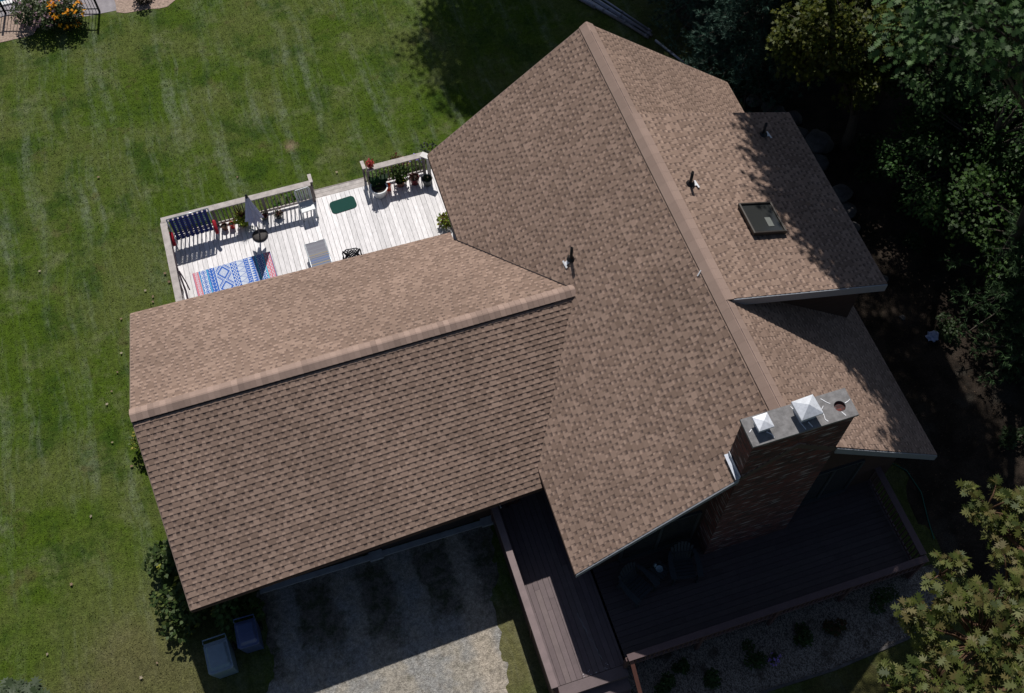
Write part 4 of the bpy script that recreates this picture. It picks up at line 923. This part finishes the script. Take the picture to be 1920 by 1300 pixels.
# ------------------------------------------------------------------ poles lying on the grass
for i, (a, b, r_) in enumerate([((3.29, 17.94), (1.9, 20.1), .055), ((4.06, 16.85), (2.3, 19.6), .06), ((4.57, 15.99), (2.3, 19.9), .055), ((4.72, 16.05), (2.55, 20.0), .055), ((5.6, 13.8), (4.75, 15.8), .045), ((4.78, 16.25), (2.75, 20.1), .04), ((4.3, 16.7), (2.4, 20.1), .035)]):
    labs = ['short aluminium pole lying apart from the bundle nearest the lawn', 'thick aluminium pole with a capped end on the left of the bundle', 'long aluminium pole second from the left in the bundle', 'long aluminium pole in the middle of the bundle', 'thin aluminium pole running under the back rake of the roof', 'slim aluminium pole on the woodland side of the bundle', 'slim aluminium pole tucked between the thick ones']
    t = thing('scaffold_pole', labs[i], 'pole', (*a, r_), group='poles lying behind the house'); d = Vector((b[0] - a[0], b[1] - a[1], 0))
    mb = MB(); mb.tube([(0, 0, 0), d], r_, 12); mb.build('tube', 'alu', t, True)
    for k in (.02, .3, .62): mb = MB(); q = d * k; mb.tube([q, q + d.normalized() * .08], r_ * 1.35, 12); mb.build('collar', 'pole', t)

# ------------------------------------------------------------------ rocks, scraps, leaves
def rock(label, x, y, r, seed, m='rock'):
    bm = bmesh.new(); bmesh.ops.create_icosphere(bm, subdivisions=3, radius=1)
    for v in bm.verts:
        n_ = noise.noise(v.co * 1.1 + Vector((seed * 3.1, 0, 0))) * .35 + noise.noise(v.co * 2.7 + Vector((0, seed, 0))) * .14; v.co *= (1 + n_); v.co.z *= .62; v.co.x *= 1.15
        v.co *= r
    me = bpy.data.meshes.new('boulder'); bm.to_mesh(me); bm.free(); me.materials.append(M[m]); me.polygons.foreach_set('use_smooth', [True] * len(me.polygons))
    o = bpy.data.objects.new('boulder', me); COL.objects.link(o); o.location = (x, y, r * .3); o.rotation_euler = (0, 0, seed * 1.7); tag(o, label, 'rock', 'boulders beside the house'); return o
RK = [('grey boulder nearest the pine at the top of the rock line', 6.85, 12.15, .30), ('small flat stone in the rock line below the pine', 7.2, 11.75, .24), ('dark boulder of the rock line between pine and maple', 7.45, 11.35, .34), ('pale topped boulder under the maple edge', 7.8, 11.0, .36), ('long boulder touching the dormer corner', 7.55, 10.3, .45),
      ('biggest boulder, under the maple beside the dormer roof', 8.1, 9.75, .58), ('rounded boulder just below the biggest one', 7.75, 9.05, .40), ('small stone half hidden by the dormer eave', 7.5, 8.45, .22), ('square grey boulder beside the middle of the dormer eave', 7.75, 7.6, .50), ('boulder directly below the square grey one', 7.8, 6.95, .36), ('low boulder at the lower end of the rock line', 7.65, 6.35, .30), ('last small stone at the lower end of the rock line', 7.6, 5.85, .2), ('lone stone beside the dormer front corner', 7.7, 4.3, .17), ('small round stone on the bare ground right of the roof', 7.6, 2.9, .11)]
for i, (l, x, y, r_) in enumerate(RK): rock(l, x, y, r_ * .78, i + 1)
# crumpled pale scrap
bm = bmesh.new(); bmesh.ops.create_icosphere(bm, subdivisions=3, radius=.16)
for v in bm.verts: v.co *= 1 + noise.noise(v.co * 14) * .6; v.co.z *= .6
me = bpy.data.meshes.new('plastic_bag'); bm.to_mesh(me); bm.free(); me.materials.append(mat('pale_blue_film', (.30, .36, .55), .35)); o = bpy.data.objects.new('plastic_bag', me); COL.objects.link(o); o.location = (8.1, 2.0, .1); tag(o, 'crumpled pale blue plastic bag on the dark ground right of the house', 'bag')
mb = MB(); mb.tube([(5.0, -1.2, .03), (5.35, -1.6, .02), (5.42, -2.3, .02), (5.2, -3.1, .02), (5.1, -3.6, .02)], .014, 6); tag(mb.build('garden_hose', 'hose', None, True), 'thin green garden hose on the ground beside the front deck', 'hose')
mb = MB(); mb.box((4.72, -1.5, .012), (.62, 1.5, .02), .25); tag(mb.build('stone_slab', 'rock'), 'mossy grey slab of ground beside the right end of the front deck', 'slab') if False else None
LV = [(-14.77, 15.77), (-15.53, 7.33), (-13.71, 10.66), (-13.30, 11.35), (-13.74, 10.40), (-7.27, 13.60), (-15.40, 7.74), (-14.74, 10.09), (-17.93, .68), (-15.80, -.69), (-15.29, -.47), (-13.15, 11.05), (-15.2, 5.2), (-14.9, 8.9), (-16.4, 4.1), (-17.2, 2.3), (-15.1, 8.3), (-13.9, 10.95), (-15.6, 6.1), (-16.9, 12.6), (-10.4, 14.4)]
where = ['far out on the lawn left of the deck', 'beside the middle of the wing gable end', 'below the deck corner beside the railing', 'close to the left deck railing', 'under the pair near the wing corner', 'on the lawn right above the deck steps', 'lower beside the wing gable end', 'at the upper left roof corner', 'in the lower left part of the lawn', 'beside the bush at the garage corner', 'nearest the large bin on the grass', 'right against the deck railing', 'beside the ridge end of the wing', 'just below the upper left roof corner', 'out on the lawn left of the yellow shrub', 'out on the lower left lawn', 'halfway down the wing gable end', 'between the deck corner and the roof corner', 'beside the gable ridge cap', 'alone on the far left lawn', 'on the lawn above the umbrella']
for i, ((x, y), wh) in enumerate(zip(LV, where)):
    col = random.choice(((.24, .16, .10), (.36, .30, .22), (.20, .12, .07), (.34, .27, .16))); s = random.uniform(.07, .11)
    o = leafmesh('fallen_leaf', 'leaf', None, np.array([[0, 0, 0.]]), np.array([[math.cos(i * 2.1), math.sin(i * 2.1), .1]]), np.array([[0.1, 0.2, 1.]]), np.array([s]), 'maple' if i % 2 else 'oval', np.array([col])); o.location = (x, y, .05)
    tag(o, f"{'pale' if col[0] > .30 else 'brown'} fallen leaf {wh}", 'leaf', 'fallen leaves on the lawn')

# ------------------------------------------------------------------ pool fence
def fence(label, a, b, h=1.25):
    t = thing('iron_fence', label, 'fence', (*a, 0)); d = Vector((b[0] - a[0], b[1] - a[1], 0)); L = d.length; u = d.normalized()
    for z in (.15, h - .12): mb = MB(); mb.beam(Vector((0, 0, z)), d + Vector((0, 0, z)), .03, .04); mb.build('rail', 'iron', t)
    n = int(L / .12); first = None
    for i in range(1, n):
        if first is None: mb = MB(); mb.box((0, 0, h / 2), (.018, .018, h)); first = mb.build('picket', 'iron', t); o = first
        else: o = first.copy(); COL.objects.link(o); o.parent = t
        o.location = u * (i * L / n)
    for q in (Vector((0, 0, 0)), d): mb = MB(); mb.box((q.x, q.y, (h + .1) / 2), (.07, .07, h + .1)); mb.build('post', 'iron', t)
fence('black metal picket fence in front of the pool left of the flowers', (-19.3, 23.95), (-16.95, 24.35)); fence('black metal picket fence behind the orange flowers', (-16.95, 24.35), (-13.72, 23.38))
def bush(name, label, x, y, r, h, n, size, pal, cat='bush', shape='oval', z0=0.0, fl=None, group=None):
    t = thing(name, label, cat, (x, y, 0), group=group)
    k = max(4, int(r * 9)); cs = unit(k) * np.array([r * .6, r * .6, h * .28]) + np.array([0, 0, h * .5]); each = n // k; C_, D_, N_, S_ = [], [], [], []
    for c in cs:
        p = unit(each); q = p * (rng.random((each, 1)) ** .4) * np.array([r * .48, r * .48, h * .34]) + c; q[:, 2] = np.maximum(q[:, 2], .03)
        C_.append(q); dd = p * .6 + unit(each) * .6; D_.append(dd); nn = p * .4 + unit(each) * .35; nn[:, 2] += .8; N_.append(nn)
    C_, D_, N_ = map(np.concatenate, (C_, D_, N_)); leafmesh('foliage', 'leaf', t, C_, D_, N_, rng.uniform(size * .65, size * 1.3, len(C_)), shape, pick(pal, len(C_)))
    mb = MB()
    for c in cs[:7]: mb.tube([(0, 0, 0), (c[0] * .5, c[1] * .5, c[2] * .6), tuple(c)], [.02, .014, .006], 5)
    mb.build('stem', 'twig', t)
    if fl: m_, colr, sz = fl; p = unit(m_); q = p * np.array([r, r, h * .55]) + np.array([0, 0, h * .55]); q[:, 2] = np.abs(q[:, 2]) + .05; nn = p.copy(); nn[:, 2] += 1; rep = 5; q = np.repeat(q, rep, 0) + rng.normal(0, sz * .25, (m_ * rep, 3)); leafmesh('blossoms', 'leaf', t, q, unit(m_ * rep), np.repeat(nn, rep, 0), np.full(m_ * rep, sz), 'oval', pick(colr, m_ * rep))
    return t
OLV = [(.07, .11, .035), (.10, .13, .06), (.045, .075, .02), (.15, .17, .10)]
bush('flower_bush', 'large olive flower bush with mauve and orange heads by the pool fence', -15.6, 23.5, .95, 1.1, 3200, .09, OLV, fl=(60, [(.36, .22, .26), (.26, .17, .20)], .08))
bush('flower_bush', 'patch of bright orange marigolds in front of the pool fence', -14.75, 23.1, .6, 1.0, 1300, .08, [(.04, .06, .02), (.06, .085, .03)], fl=(48, [(.90, .34, .01), (.95, .46, .02)], .10))
bush('dry_shrub', 'low brown dried shrub on tan gravel right of the pool fence', -12.2, 23.35, .55, .5, 900, .07, [(.10, .075, .06), (.15, .12, .10), (.06, .05, .03)])

# foundation shrubs
YEL = [(.20, .22, .04), (.10, .15, .03), (.06, .10, .02), (.30, .28, .05)]; DKG = [(.05, .09, .02), (.035, .065, .015), (.08, .12, .03)]
bush('yellow_shrub', 'small yellow green shrub below the wing ridge end on the left', -14.35, 5.7, .60, .9, 700, .09, YEL)
bush('green_shrub', 'dark shrub beside the middle of the garage gable wall', -13.95, 4.5, .45, .9, 700, .08, DKG)
bush('flowering_shrub', 'large hydrangea like shrub with yellow green heads at the garage corner', -14.25, 2.0, .8, 1.05, 1150, .13, [(.04, .07, .018), (.055, .095, .025), (.085, .12, .035)], fl=(18, [(.38, .36, .05), (.22, .26, .05)], .11))
bush('flowering_shrub', 'bushy green shrub at the lower garage corner beside the bins', -14.3, .6, .8, 1.0, 1050, .13, [(.04, .07, .018), (.055, .095, .025), (.10, .13, .035)], fl=(12, [(.34, .34, .06)], .10))
bush('green_shrub', 'shaded dark green shrub between the garage wall and the bins', -13.1, .15, .65, .9, 1300, .14, [(.05, .09, .02), (.07, .13, .03)])
t = thing('serrated_plant', 'large toothed leaf tree sapling top at the bottom left of the lawn', 'plant', (-18.3, -.55, 0))
for k in range(5):
    cx_, cy_ = random.uniform(-.6, .6), random.uniform(-.3, .25); n = 22; a = rng.uniform(0, 6.28, n); d = np.stack([np.cos(a), np.sin(a), rng.uniform(-.1, .5, n)], 1); nr = unit(n) * .3; nr[:, 2] += 1
    leafmesh('leaf_cluster', 'leaf', t, np.tile([cx_, cy_, .9], (n, 1)) + rng.normal(0, .03, (n, 3)), d, nr, rng.uniform(.26, .42, n), 'oak', pick([(.06, .09, .04), (.09, .12, .07)], n))
mb = MB(); mb.tube([(0, 0, 0), (0, 0, .9)], .02); mb.build('stem', 'twig', t)
# shrubs in the gravel bed
BD = [('round green shrub in the gravel nearest the front steps', -3.25, -5.0, .34), ('bright centred round shrub second from the front steps', -2.1, -5.15, .30), ('dark shrub beside the purple flowers', -.85, -4.95, .34), ('dark round shrub right of the purple flowers', .5, -4.85, .36), ('reddish low shrub in the middle of the gravel bed', 1.45, -4.95, .28), ('largest dark shrub at the far end of the gravel bed', 2.95, -4.8, .45), ('small shrub close against the deck at the bed centre', -2.7, -4.65, .2)]
for i, (l, x, y, r_) in enumerate(BD): bush('bed_shrub', l, x, y, r_, r_ * 1.5, 600, .06, [(.025, .05, .012), (.04, .08, .02)] if i != 4 else [(.09, .045, .02), (.04, .05, .015)], group='shrubs in the gravel bed', cat='shrub')
bush('purple_flowers', 'small clump of purple flowers in the gravel bed', -.35, -5.22, .16, .2, 60, .05, [(.03, .06, .02)], cat='flowers', fl=(14, [(.40, .26, .68)], .05))

# ------------------------------------------------------------------ trees
def broadleaf(name, label, base, top, crowns, leaf, shape, pal, dens, mtr='bark', tr=.16, group=None, clump=.75, flat=.5, cpal=None):
    """crowns: list of (centre, radius xyz) lobes filled with leafy clumps; limbs run from the trunk to clumps"""
    t = thing(name, label, 'tree', (base[0], base[1], 0), group=group); B = Vector((base[0], base[1], 0))
    C_, D_, N_, K_ = [], [], [], []; limbs = []
    for c, r in crowns:
        c = np.array(c, float) - np.array([base[0], base[1], 0]); r = np.array(r, float); vol = 4.19 * r.prod(); nc = max(5, int(vol * dens[0]))
        p = unit(nc); rad = rng.random((nc, 1)) ** .33; q = p * rad * r + c
        for i in range(nc):
            m_ = int(dens[1] * rng.uniform(.6, 1.4)); s = clump * rng.uniform(.7, 1.35); pp = unit(m_); z = pp * (rng.random((m_, 1)) ** .5) * np.array([s, s, s * flat])
            z[:, 2] -= .18 * (z[:, 0] ** 2 + z[:, 1] ** 2) / s
            C_.append(q[i] + z); o_ = p[i]; dd = z / s * .9 + o_ * .5 + unit(m_) * .5; dd[:, 2] -= .15; D_.append(dd); nn = unit(m_) * .45 + o_ * .15; nn[:, 2] += .75; N_.append(nn)
            K_.append(np.array(pal)[rng.integers(0, len(pal), m_)] * rng.uniform(.72, 1.3) * (1 + rng.uniform(-.2, .2, (m_, 1))))
            limbs.append(q[i])
    C_, D_, N_, K_ = map(np.concatenate, (C_, D_, N_, K_)); k = C_[:, 2] > .25
    leafmesh('crown', 'leaf', t, C_[k], D_[k], N_[k], rng.uniform(leaf * .7, leaf * 1.25, int(k.sum())), shape, K_[k])
    mb = MB(); cc = np.mean([np.array(c) for c, r in crowns], axis=0) - np.array([base[0], base[1], 0]); tp = Vector((cc[0], cc[1], top * .8)); P = []; rr = []
    for i in range(8):
        s = i / 7; P.append(Vector((tp.x * s ** 1.6 + .12 * math.sin(s * 5), tp.y * s ** 1.6 + .1 * math.cos(s * 4), tp.z * s))); rr.append(tr * (1 - .75 * s) + .015)
    mb.tube(P, rr, 10)
    for q in limbs[:: max(1, len(limbs) // 60)]:
        q = Vector(q); s = min(.95, max(.2, (q.z - .5) / (top * .85) * .8)); a = P[min(7, int(s * 7))]; m_ = a.lerp(q, .5) + Vector((0, 0, .12 * (q - a).length)); mb.tube([a, m_, q], [rr[min(7, int(s * 7))] * .45, .03, .012], 6)
    mb.build('trunk', mtr, t, True); return t
def pine(name, label, base, h, r, n_b, pal, z0=1.2, L=.16, dens=9, group=None):
    t = thing(name, label, 'tree', (base[0], base[1], 0), group=group); mb = MB(); mb.tube([(0, 0, 0), (.05, 0, h * .5), (0, 0, h)], [.2, .13, .03], 9); C_, D_ = [], []
    for i in range(n_b):
        s = (i + rng.random()) / n_b; z = z0 + (h - z0) * s; a = rng.uniform(0, 6.283); ln = r * (1 - s) ** .75 * rng.uniform(.7, 1.1) + .25; d = np.array([math.cos(a), math.sin(a), 0]); side = np.array([-d[1], d[0], 0])
        pts = [(d * ln * k / 6 + np.array([0, 0, z + .18 * ln * (k / 6) - .28 * ln * (k / 6) ** 2])) for k in range(7)]; mb.tube([tuple(p) for p in pts], [.035 * (1 - k / 7.5) + .004 for k in range(7)], 5)
        for k in range(2, 7):
            for m_ in range(dens):
                q = pts[k] + side * rng.normal(0, .26 * ln / 2.2 + .12) * (1.15 - k / 9) + d * rng.uniform(-.25, .25) + np.array([0, 0, rng.normal(0, .07)]); C_.append(q); dd = d * .8 + side * rng.normal(0, .6) + np.array([0, 0, .35]); D_.append(dd)
    C_ = np.array(C_); D_ = np.array(D_); nn = 13; m_ = len(C_); C2 = np.repeat(C_, nn, 0); D2 = np.repeat(D_ / np.linalg.norm(D_, axis=1, keepdims=True), nn, 0) + rng.normal(0, .55, (m_ * nn, 3)); col = np.repeat(pick(pal, m_, .3), nn, 0)
    leafmesh('crown', 'needle', t, C2, D2, unit(m_ * nn), rng.uniform(L * .7, L * 1.3, m_ * nn), 'needle', col); mb.build('trunk', 'bark', t, True); return t
LEAF['needle'] = [(-.06, 0), (.06, 0), (0, 1)]
PIN = [(.055, .115, .085), (.070, .140, .105), (.038, .082, .062)]; PIN2 = [(.05, .10, .035), (.035, .075, .03), (.07, .13, .05)]
GM = 'trees of the dark wood right of the house'
pine('pine_tree', 'blue green pine at the top above the boulder line', (7.3, 13.6), 5.6, 2.3, 130, PIN, z0=.5, dens=11, L=.17)
pine('pine_tree', 'blue green pine at the top edge next to the aluminium poles', (6.9, 16.6), 5.0, 1.9, 90, PIN, z0=.4, dens=11, L=.17)
pine('pine_tree', 'blue green pine at the top edge between the other pines and the maple', (9.2, 15.2), 6.2, 2.3, 110, PIN, z0=.6, dens=10, L=.17)
broadleaf('maple_tree', 'yellowing maple leaning over the boulders beside the dormer', (8.9, 9.3), 5.5, [((8.3, 11.3, 3.6), (1.6, 1.5, 1.2)), ((9.3, 10.2, 4.4), (1.5, 1.4, 1.2)), ((7.6, 10.6, 4.6), (1.3, 1.1, .8)), ((8.6, 12.4, 4.8), (1.7, 1.4, 1.1)), ((9.0, 9.6, 3.0), (1.1, .8, .7))], .14, 'maple', [(.070, .088, .009), (.092, .102, .010), (.042, .062, .009)], (4.2, 75), clump=.5, flat=.45)
DK1 = [(.044, .090, .026), (.062, .120, .034), (.030, .066, .020)]; DK2 = [(.040, .082, .036), (.054, .098, .046), (.030, .062, .028)]
def wood(kind, label, base, top, crowns, leaf=.12, pal=DK1, dens=(3.6, 110), clump=.55): return broadleaf(kind, label, base, top, crowns, leaf, {'oak_tree': 'oak', 'maple_tree': 'maple'}.get(kind, 'oval'), pal, dens, clump=clump, flat=.45, group=GM)
wood('oak_tree', 'dark green oak in the top right corner behind the maple', (12.3, 9.6), 9, [((12.0, 10.2, 5.5), (2.3, 2.2, 1.8)), ((10.7, 8.8, 3.8), (1.7, 1.6, 1.3)), ((13.6, 8.6, 4.8), (1.8, 2, 1.8))])
wood('birch_tree', 'fine leaved green tree right of the dormer eave', (11.4, 6.2), 6, [((10.9, 6.8, 3.2), (1.7, 1.5, 1.3)), ((12.0, 5.6, 4.0), (1.7, 1.6, 1.4)), ((10.0, 6.0, 2.2), (1.0, .9, .7))], .11, [(.03, .075, .016), (.045, .10, .022), (.02, .05, .012)], (3.2, 85), .5)
wood('birch_tree', 'small bright leaved birch branching out beside the boulders', (10.3, 6.6), 3.2, [((9.2, 6.9, 2.0), (1.1, .8, .6)), ((9.5, 5.5, 2.0), (1.0, .8, .6)), ((10.2, 7.8, 2.4), (1.1, .9, .7))], .11, [(.04, .10, .022), (.055, .12, .03), (.028, .07, .016)], (4.5, 80), .45)
wood('beech_tree', 'dense green beech in the middle of the dark wood', (12.9, 5.0), 6, [((12.6, 5.0, 3.4), (1.8, 1.5, 1.3)), ((14.2, 5.0, 3.6), (1.6, 1.5, 1.4))], .12, DK1, (3.0, 85))
wood('oak_tree', 'dense low oak right behind the maple trunk', (10.9, 10.8), 5, [((10.8, 10.8, 3.0), (1.6, 1.4, 1.4)), ((12.4, 12.0, 3.6), (1.6, 1.5, 1.4))], .14, DK1, (3.0, 85))
wood('maple_tree', 'mid green maple low on the right of the bare ground', (11.4, 3.4), 5, [((10.7, 3.9, 2.6), (1.5, 1.4, 1.2)), ((12.1, 3.9, 3.2), (1.6, 1.5, 1.3)), ((9.9, 4.6, 1.9), (1.0, .9, .6)), ((10.9, 2.6, 2.0), (1.2, .9, .8))], .13, [(.035, .08, .014), (.05, .10, .02), (.022, .05, .012)], (3.2, 70), .5)
wood('oak_tree', 'dark low oak between the birch and the top right corner', (14.5, 6.3), 7, [((13.8, 6.4, 3.4), (1.9, 1.8, 1.6)), ((15.5, 6.5, 4.5), (1.8, 2, 1.6))])
wood('oak_tree', 'greyish green oak at the far top right edge', (15.2, 11.5), 9, [((15, 11, 6.0), (2.4, 2.4, 2.0)), ((16.0, 8.6, 5.2), (1.8, 1.8, 1.6))], pal=DK2)
wood('beech_tree', 'deep green tree filling the gap beyond the maple at the top edge', (11.6, 13.6), 9, [((11.2, 13.4, 4.2), (2.2, 2.0, 2.0)), ((13.6, 13.6, 5.5), (2.2, 2, 2)), ((9.9, 14.4, 3.4), (1.4, 1.2, 1.4))], .13)
wood('beech_tree', 'shadowy sapling in the dark gap under the corner oak', (12.4, 7.9), 3.5, [((12.2, 7.9, 2.0), (1.6, 1.2, 1.0)), ((10.9, 8.0, 1.4), (1.0, .9, .7))], .12)
pine('pine_tree', 'soft green pine on the right edge above the lower oak', (10.9, 2.0), 5.6, 2.2, 100, PIN2, z0=.8, dens=9, L=.17, group=GM)
pine('pine_tree', 'dark young pine behind the mid green maple at the right edge', (12.4, 4.4), 6.0, 2.5, 90, PIN2, z0=1.0, dens=9, L=.17, group=GM)
pine('pine_tree', 'small pine lowest on the right edge beside the bare ground', (10.5, .5), 3.4, 1.6, 70, PIN2, z0=.5, dens=9, L=.16, group=GM)
# tall trees whose tops stand out of the frame and shade the roof and the right side
wood('oak_tree', 'tall shade oak standing in the wood beyond the boulders', (8.6, 12.6), 15.2, [((5.8, 11.3, 13.7), (2.0, 3.3, 1.4)), ((6.5, 7.9, 12.9), (2.2, 2.2, 1.3))], .19, DK1, (4.2, 95), .75)
wood('oak_tree', 'tall shade oak rising from the wood right of the dormer', (11.6, 9.0), 14.5, [((8.6, 8.8, 13.2), (1.5, 3.4, 1.3)), ((7.0, 4.8, 12.8), (2.6, 1.7, 1.2)), ((8.6, 13.6, 13.2), (1.9, 2.4, 1.2))], .17, DK1, (3.0, 90), .75)
wood('oak_tree', 'tall oak at the right whose crown shades the front bed', (10.5, 3.0), 14.5, [((5.4, 2.8, 13.2), (2.6, 1.4, 1.1)), ((8.2, 2.2, 13), (2.2, 1.6, 1.2))], .17, DK1, (2.0, 80), .75)
broadleaf('oak_tree', 'broad oak beyond the top of the frame shading the lawn', (3.2, 27), 15, [((2.9, 26.5, 11.5), (4.2, 3.6, 3.0)), ((7.2, 26.8, 11), (3.0, 2.6, 2.5))], .2, 'oak', DK1, (2.0, 90), clump=1.1)
# lit oak at the lower right: rosettes of big pointed lobed leaves at the twig ends
LEAF['redoak'] = [(0, 0), (.03, .22), (.22, .18), (.10, .36), (.40, .44), (.11, .52), (.42, .78), (.13, .70), (.22, .92), (.06, .86), (0, 1.05), (-.06, .86), (-.22, .92), (-.13, .70), (-.42, .78), (-.11, .52), (-.40, .44), (-.10, .36), (-.22, .18), (-.03, .22)]
def redoak(label, base, top, lobes, per_m2, pal):
    t = thing('oak_tree', label, 'tree', (base[0], base[1], 0)); B = np.array([base[0], base[1], 0]); C_, D_, N_, K_, S_ = [], [], [], [], []; mb = MB(); limbs = []
    for c, r in lobes:
        c = np.array(c, float) - B; r = np.array(r, float); hub = c - np.array([0, 0, r[2] * 1.1]); limbs.append(hub)
        nr_ = int(per_m2 * r[0] * r[1] * 3.14)
        for i in range(nr_):
            a = rng.uniform(0, 6.283); q = rng.random() ** .5; lay = rng.choice([0, .35, .8, 1.3], p=[.45, .25, .18, .12])
            p = c + np.array([math.cos(a) * r[0] * q, math.sin(a) * r[1] * q, r[2] * (math.sqrt(max(0, 1 - q * q)) - lay) + rng.normal(0, .06)])
            m_ = int(rng.integers(7, 12)); a0 = rng.uniform(0, 6.28); tilt = rng.normal(0, .35, 2)
            out = np.array([math.cos(a), math.sin(a), 0]) * q
            for k in range(m_):
                b_ = a0 + 2.4 * k; el = rng.uniform(-.35, .35) if k < m_ - 3 else rng.uniform(.3, .8)
                dd = np.array([math.cos(b_), math.sin(b_), el + tilt[0] * math.cos(b_) + tilt[1] * math.sin(b_)]) + out * .45
                C_.append(p + rng.normal(0, .012, 3)); D_.append(dd); nn = rng.normal(0, .55, 3); nn[2] += 1; N_.append(nn); S_.append(rng.uniform(.15, .24) * (1 if k < m_ - 3 else .7))
                K_.append(np.array(pal[rng.integers(0, len(pal))]) * rng.uniform(.8, 1.2))
            if rng.random() < .8: mid = hub + (p - hub) * .55 + np.array([0, 0, .1]); mb.tube([tuple(hub), tuple(mid), tuple(p)], [.022, .013, .006], 5)
    leafmesh('crown', 'leaf', t, np.array(C_), np.array(D_), np.array(N_), np.array(S_), 'redoak', np.array(K_))
    mb.tube([(0, 0, 0), (.1, .1, top * .4), (0, 0, top * .75)], [.17, .13, .08], 10)
    for h in limbs: mb.tube([(0, 0, top * .55), tuple(h * .6 + np.array([0, 0, top * .35])), tuple(h)], [.08, .05, .022], 7)
    mb.build('trunk', 'twig', t, True)
redoak('sunlit red oak with big lobed leaves in the lower right corner', (1.9, -9.6), 12.5,
       [((.5, -7.1, 11.2), (.95, .75, .5)), ((-1.5, -8.0, 11.8), (.95, .42, .4)), ((-.5, -7.7, 11.6), (1.2, .7, .6)), ((1.55, -6.15, 10.5), (.75, .6, .4)), ((1.5, -8.0, 11.3), (1.7, 1.2, .9)), ((-.9, -7.05, 11.6), (.55, .22, .25)), ((2.6, -6.9, 10.6), (1.1, .9, .7)), ((-.3, -8.9, 12), (1.6, .8, .6)), ((-2.45, -7.85, 11.9), (.40, .24, .2)), ((-1.5, -7.05, 11.7), (.42, .26, .2)), ((-.6, -6.55, 11.4), (.45, .22, .2)), ((1.15, -5.6, 10.6), (.5, .4, .3))],
       23, [(.098, .112, .026), (.078, .096, .020), (.132, .138, .042), (.046, .066, .014), (.115, .098, .032)])
# understory on the wood floor
US = [('low dark undergrowth below the birch', 9.4, 6.9), ('fern patch right of the boulders', 8.9, 8.0), ('low bramble by the bare ground', 9.3, 5.2), ('scrubby plant beside the plastic bag', 8.5, 2.1), ('small scrub at the right beside the pine', 9.9, .3), ('leafy weeds at the top of the rock line', 6.4, 13.2), ('green weeds between pine and roof corner', 6.9, 12.8), ('dark fern under the maple trunk', 9.6, 9.0), ('low scrub near the lower right oak', 8.6, -1.8)]
for l, x, y in US: bush('undergrowth', l, x, y, random.uniform(.4, .7), .5, 420, .09, [(.02, .04, .012), (.035, .06, .02)], cat='plant', group='undergrowth plants in the wood')
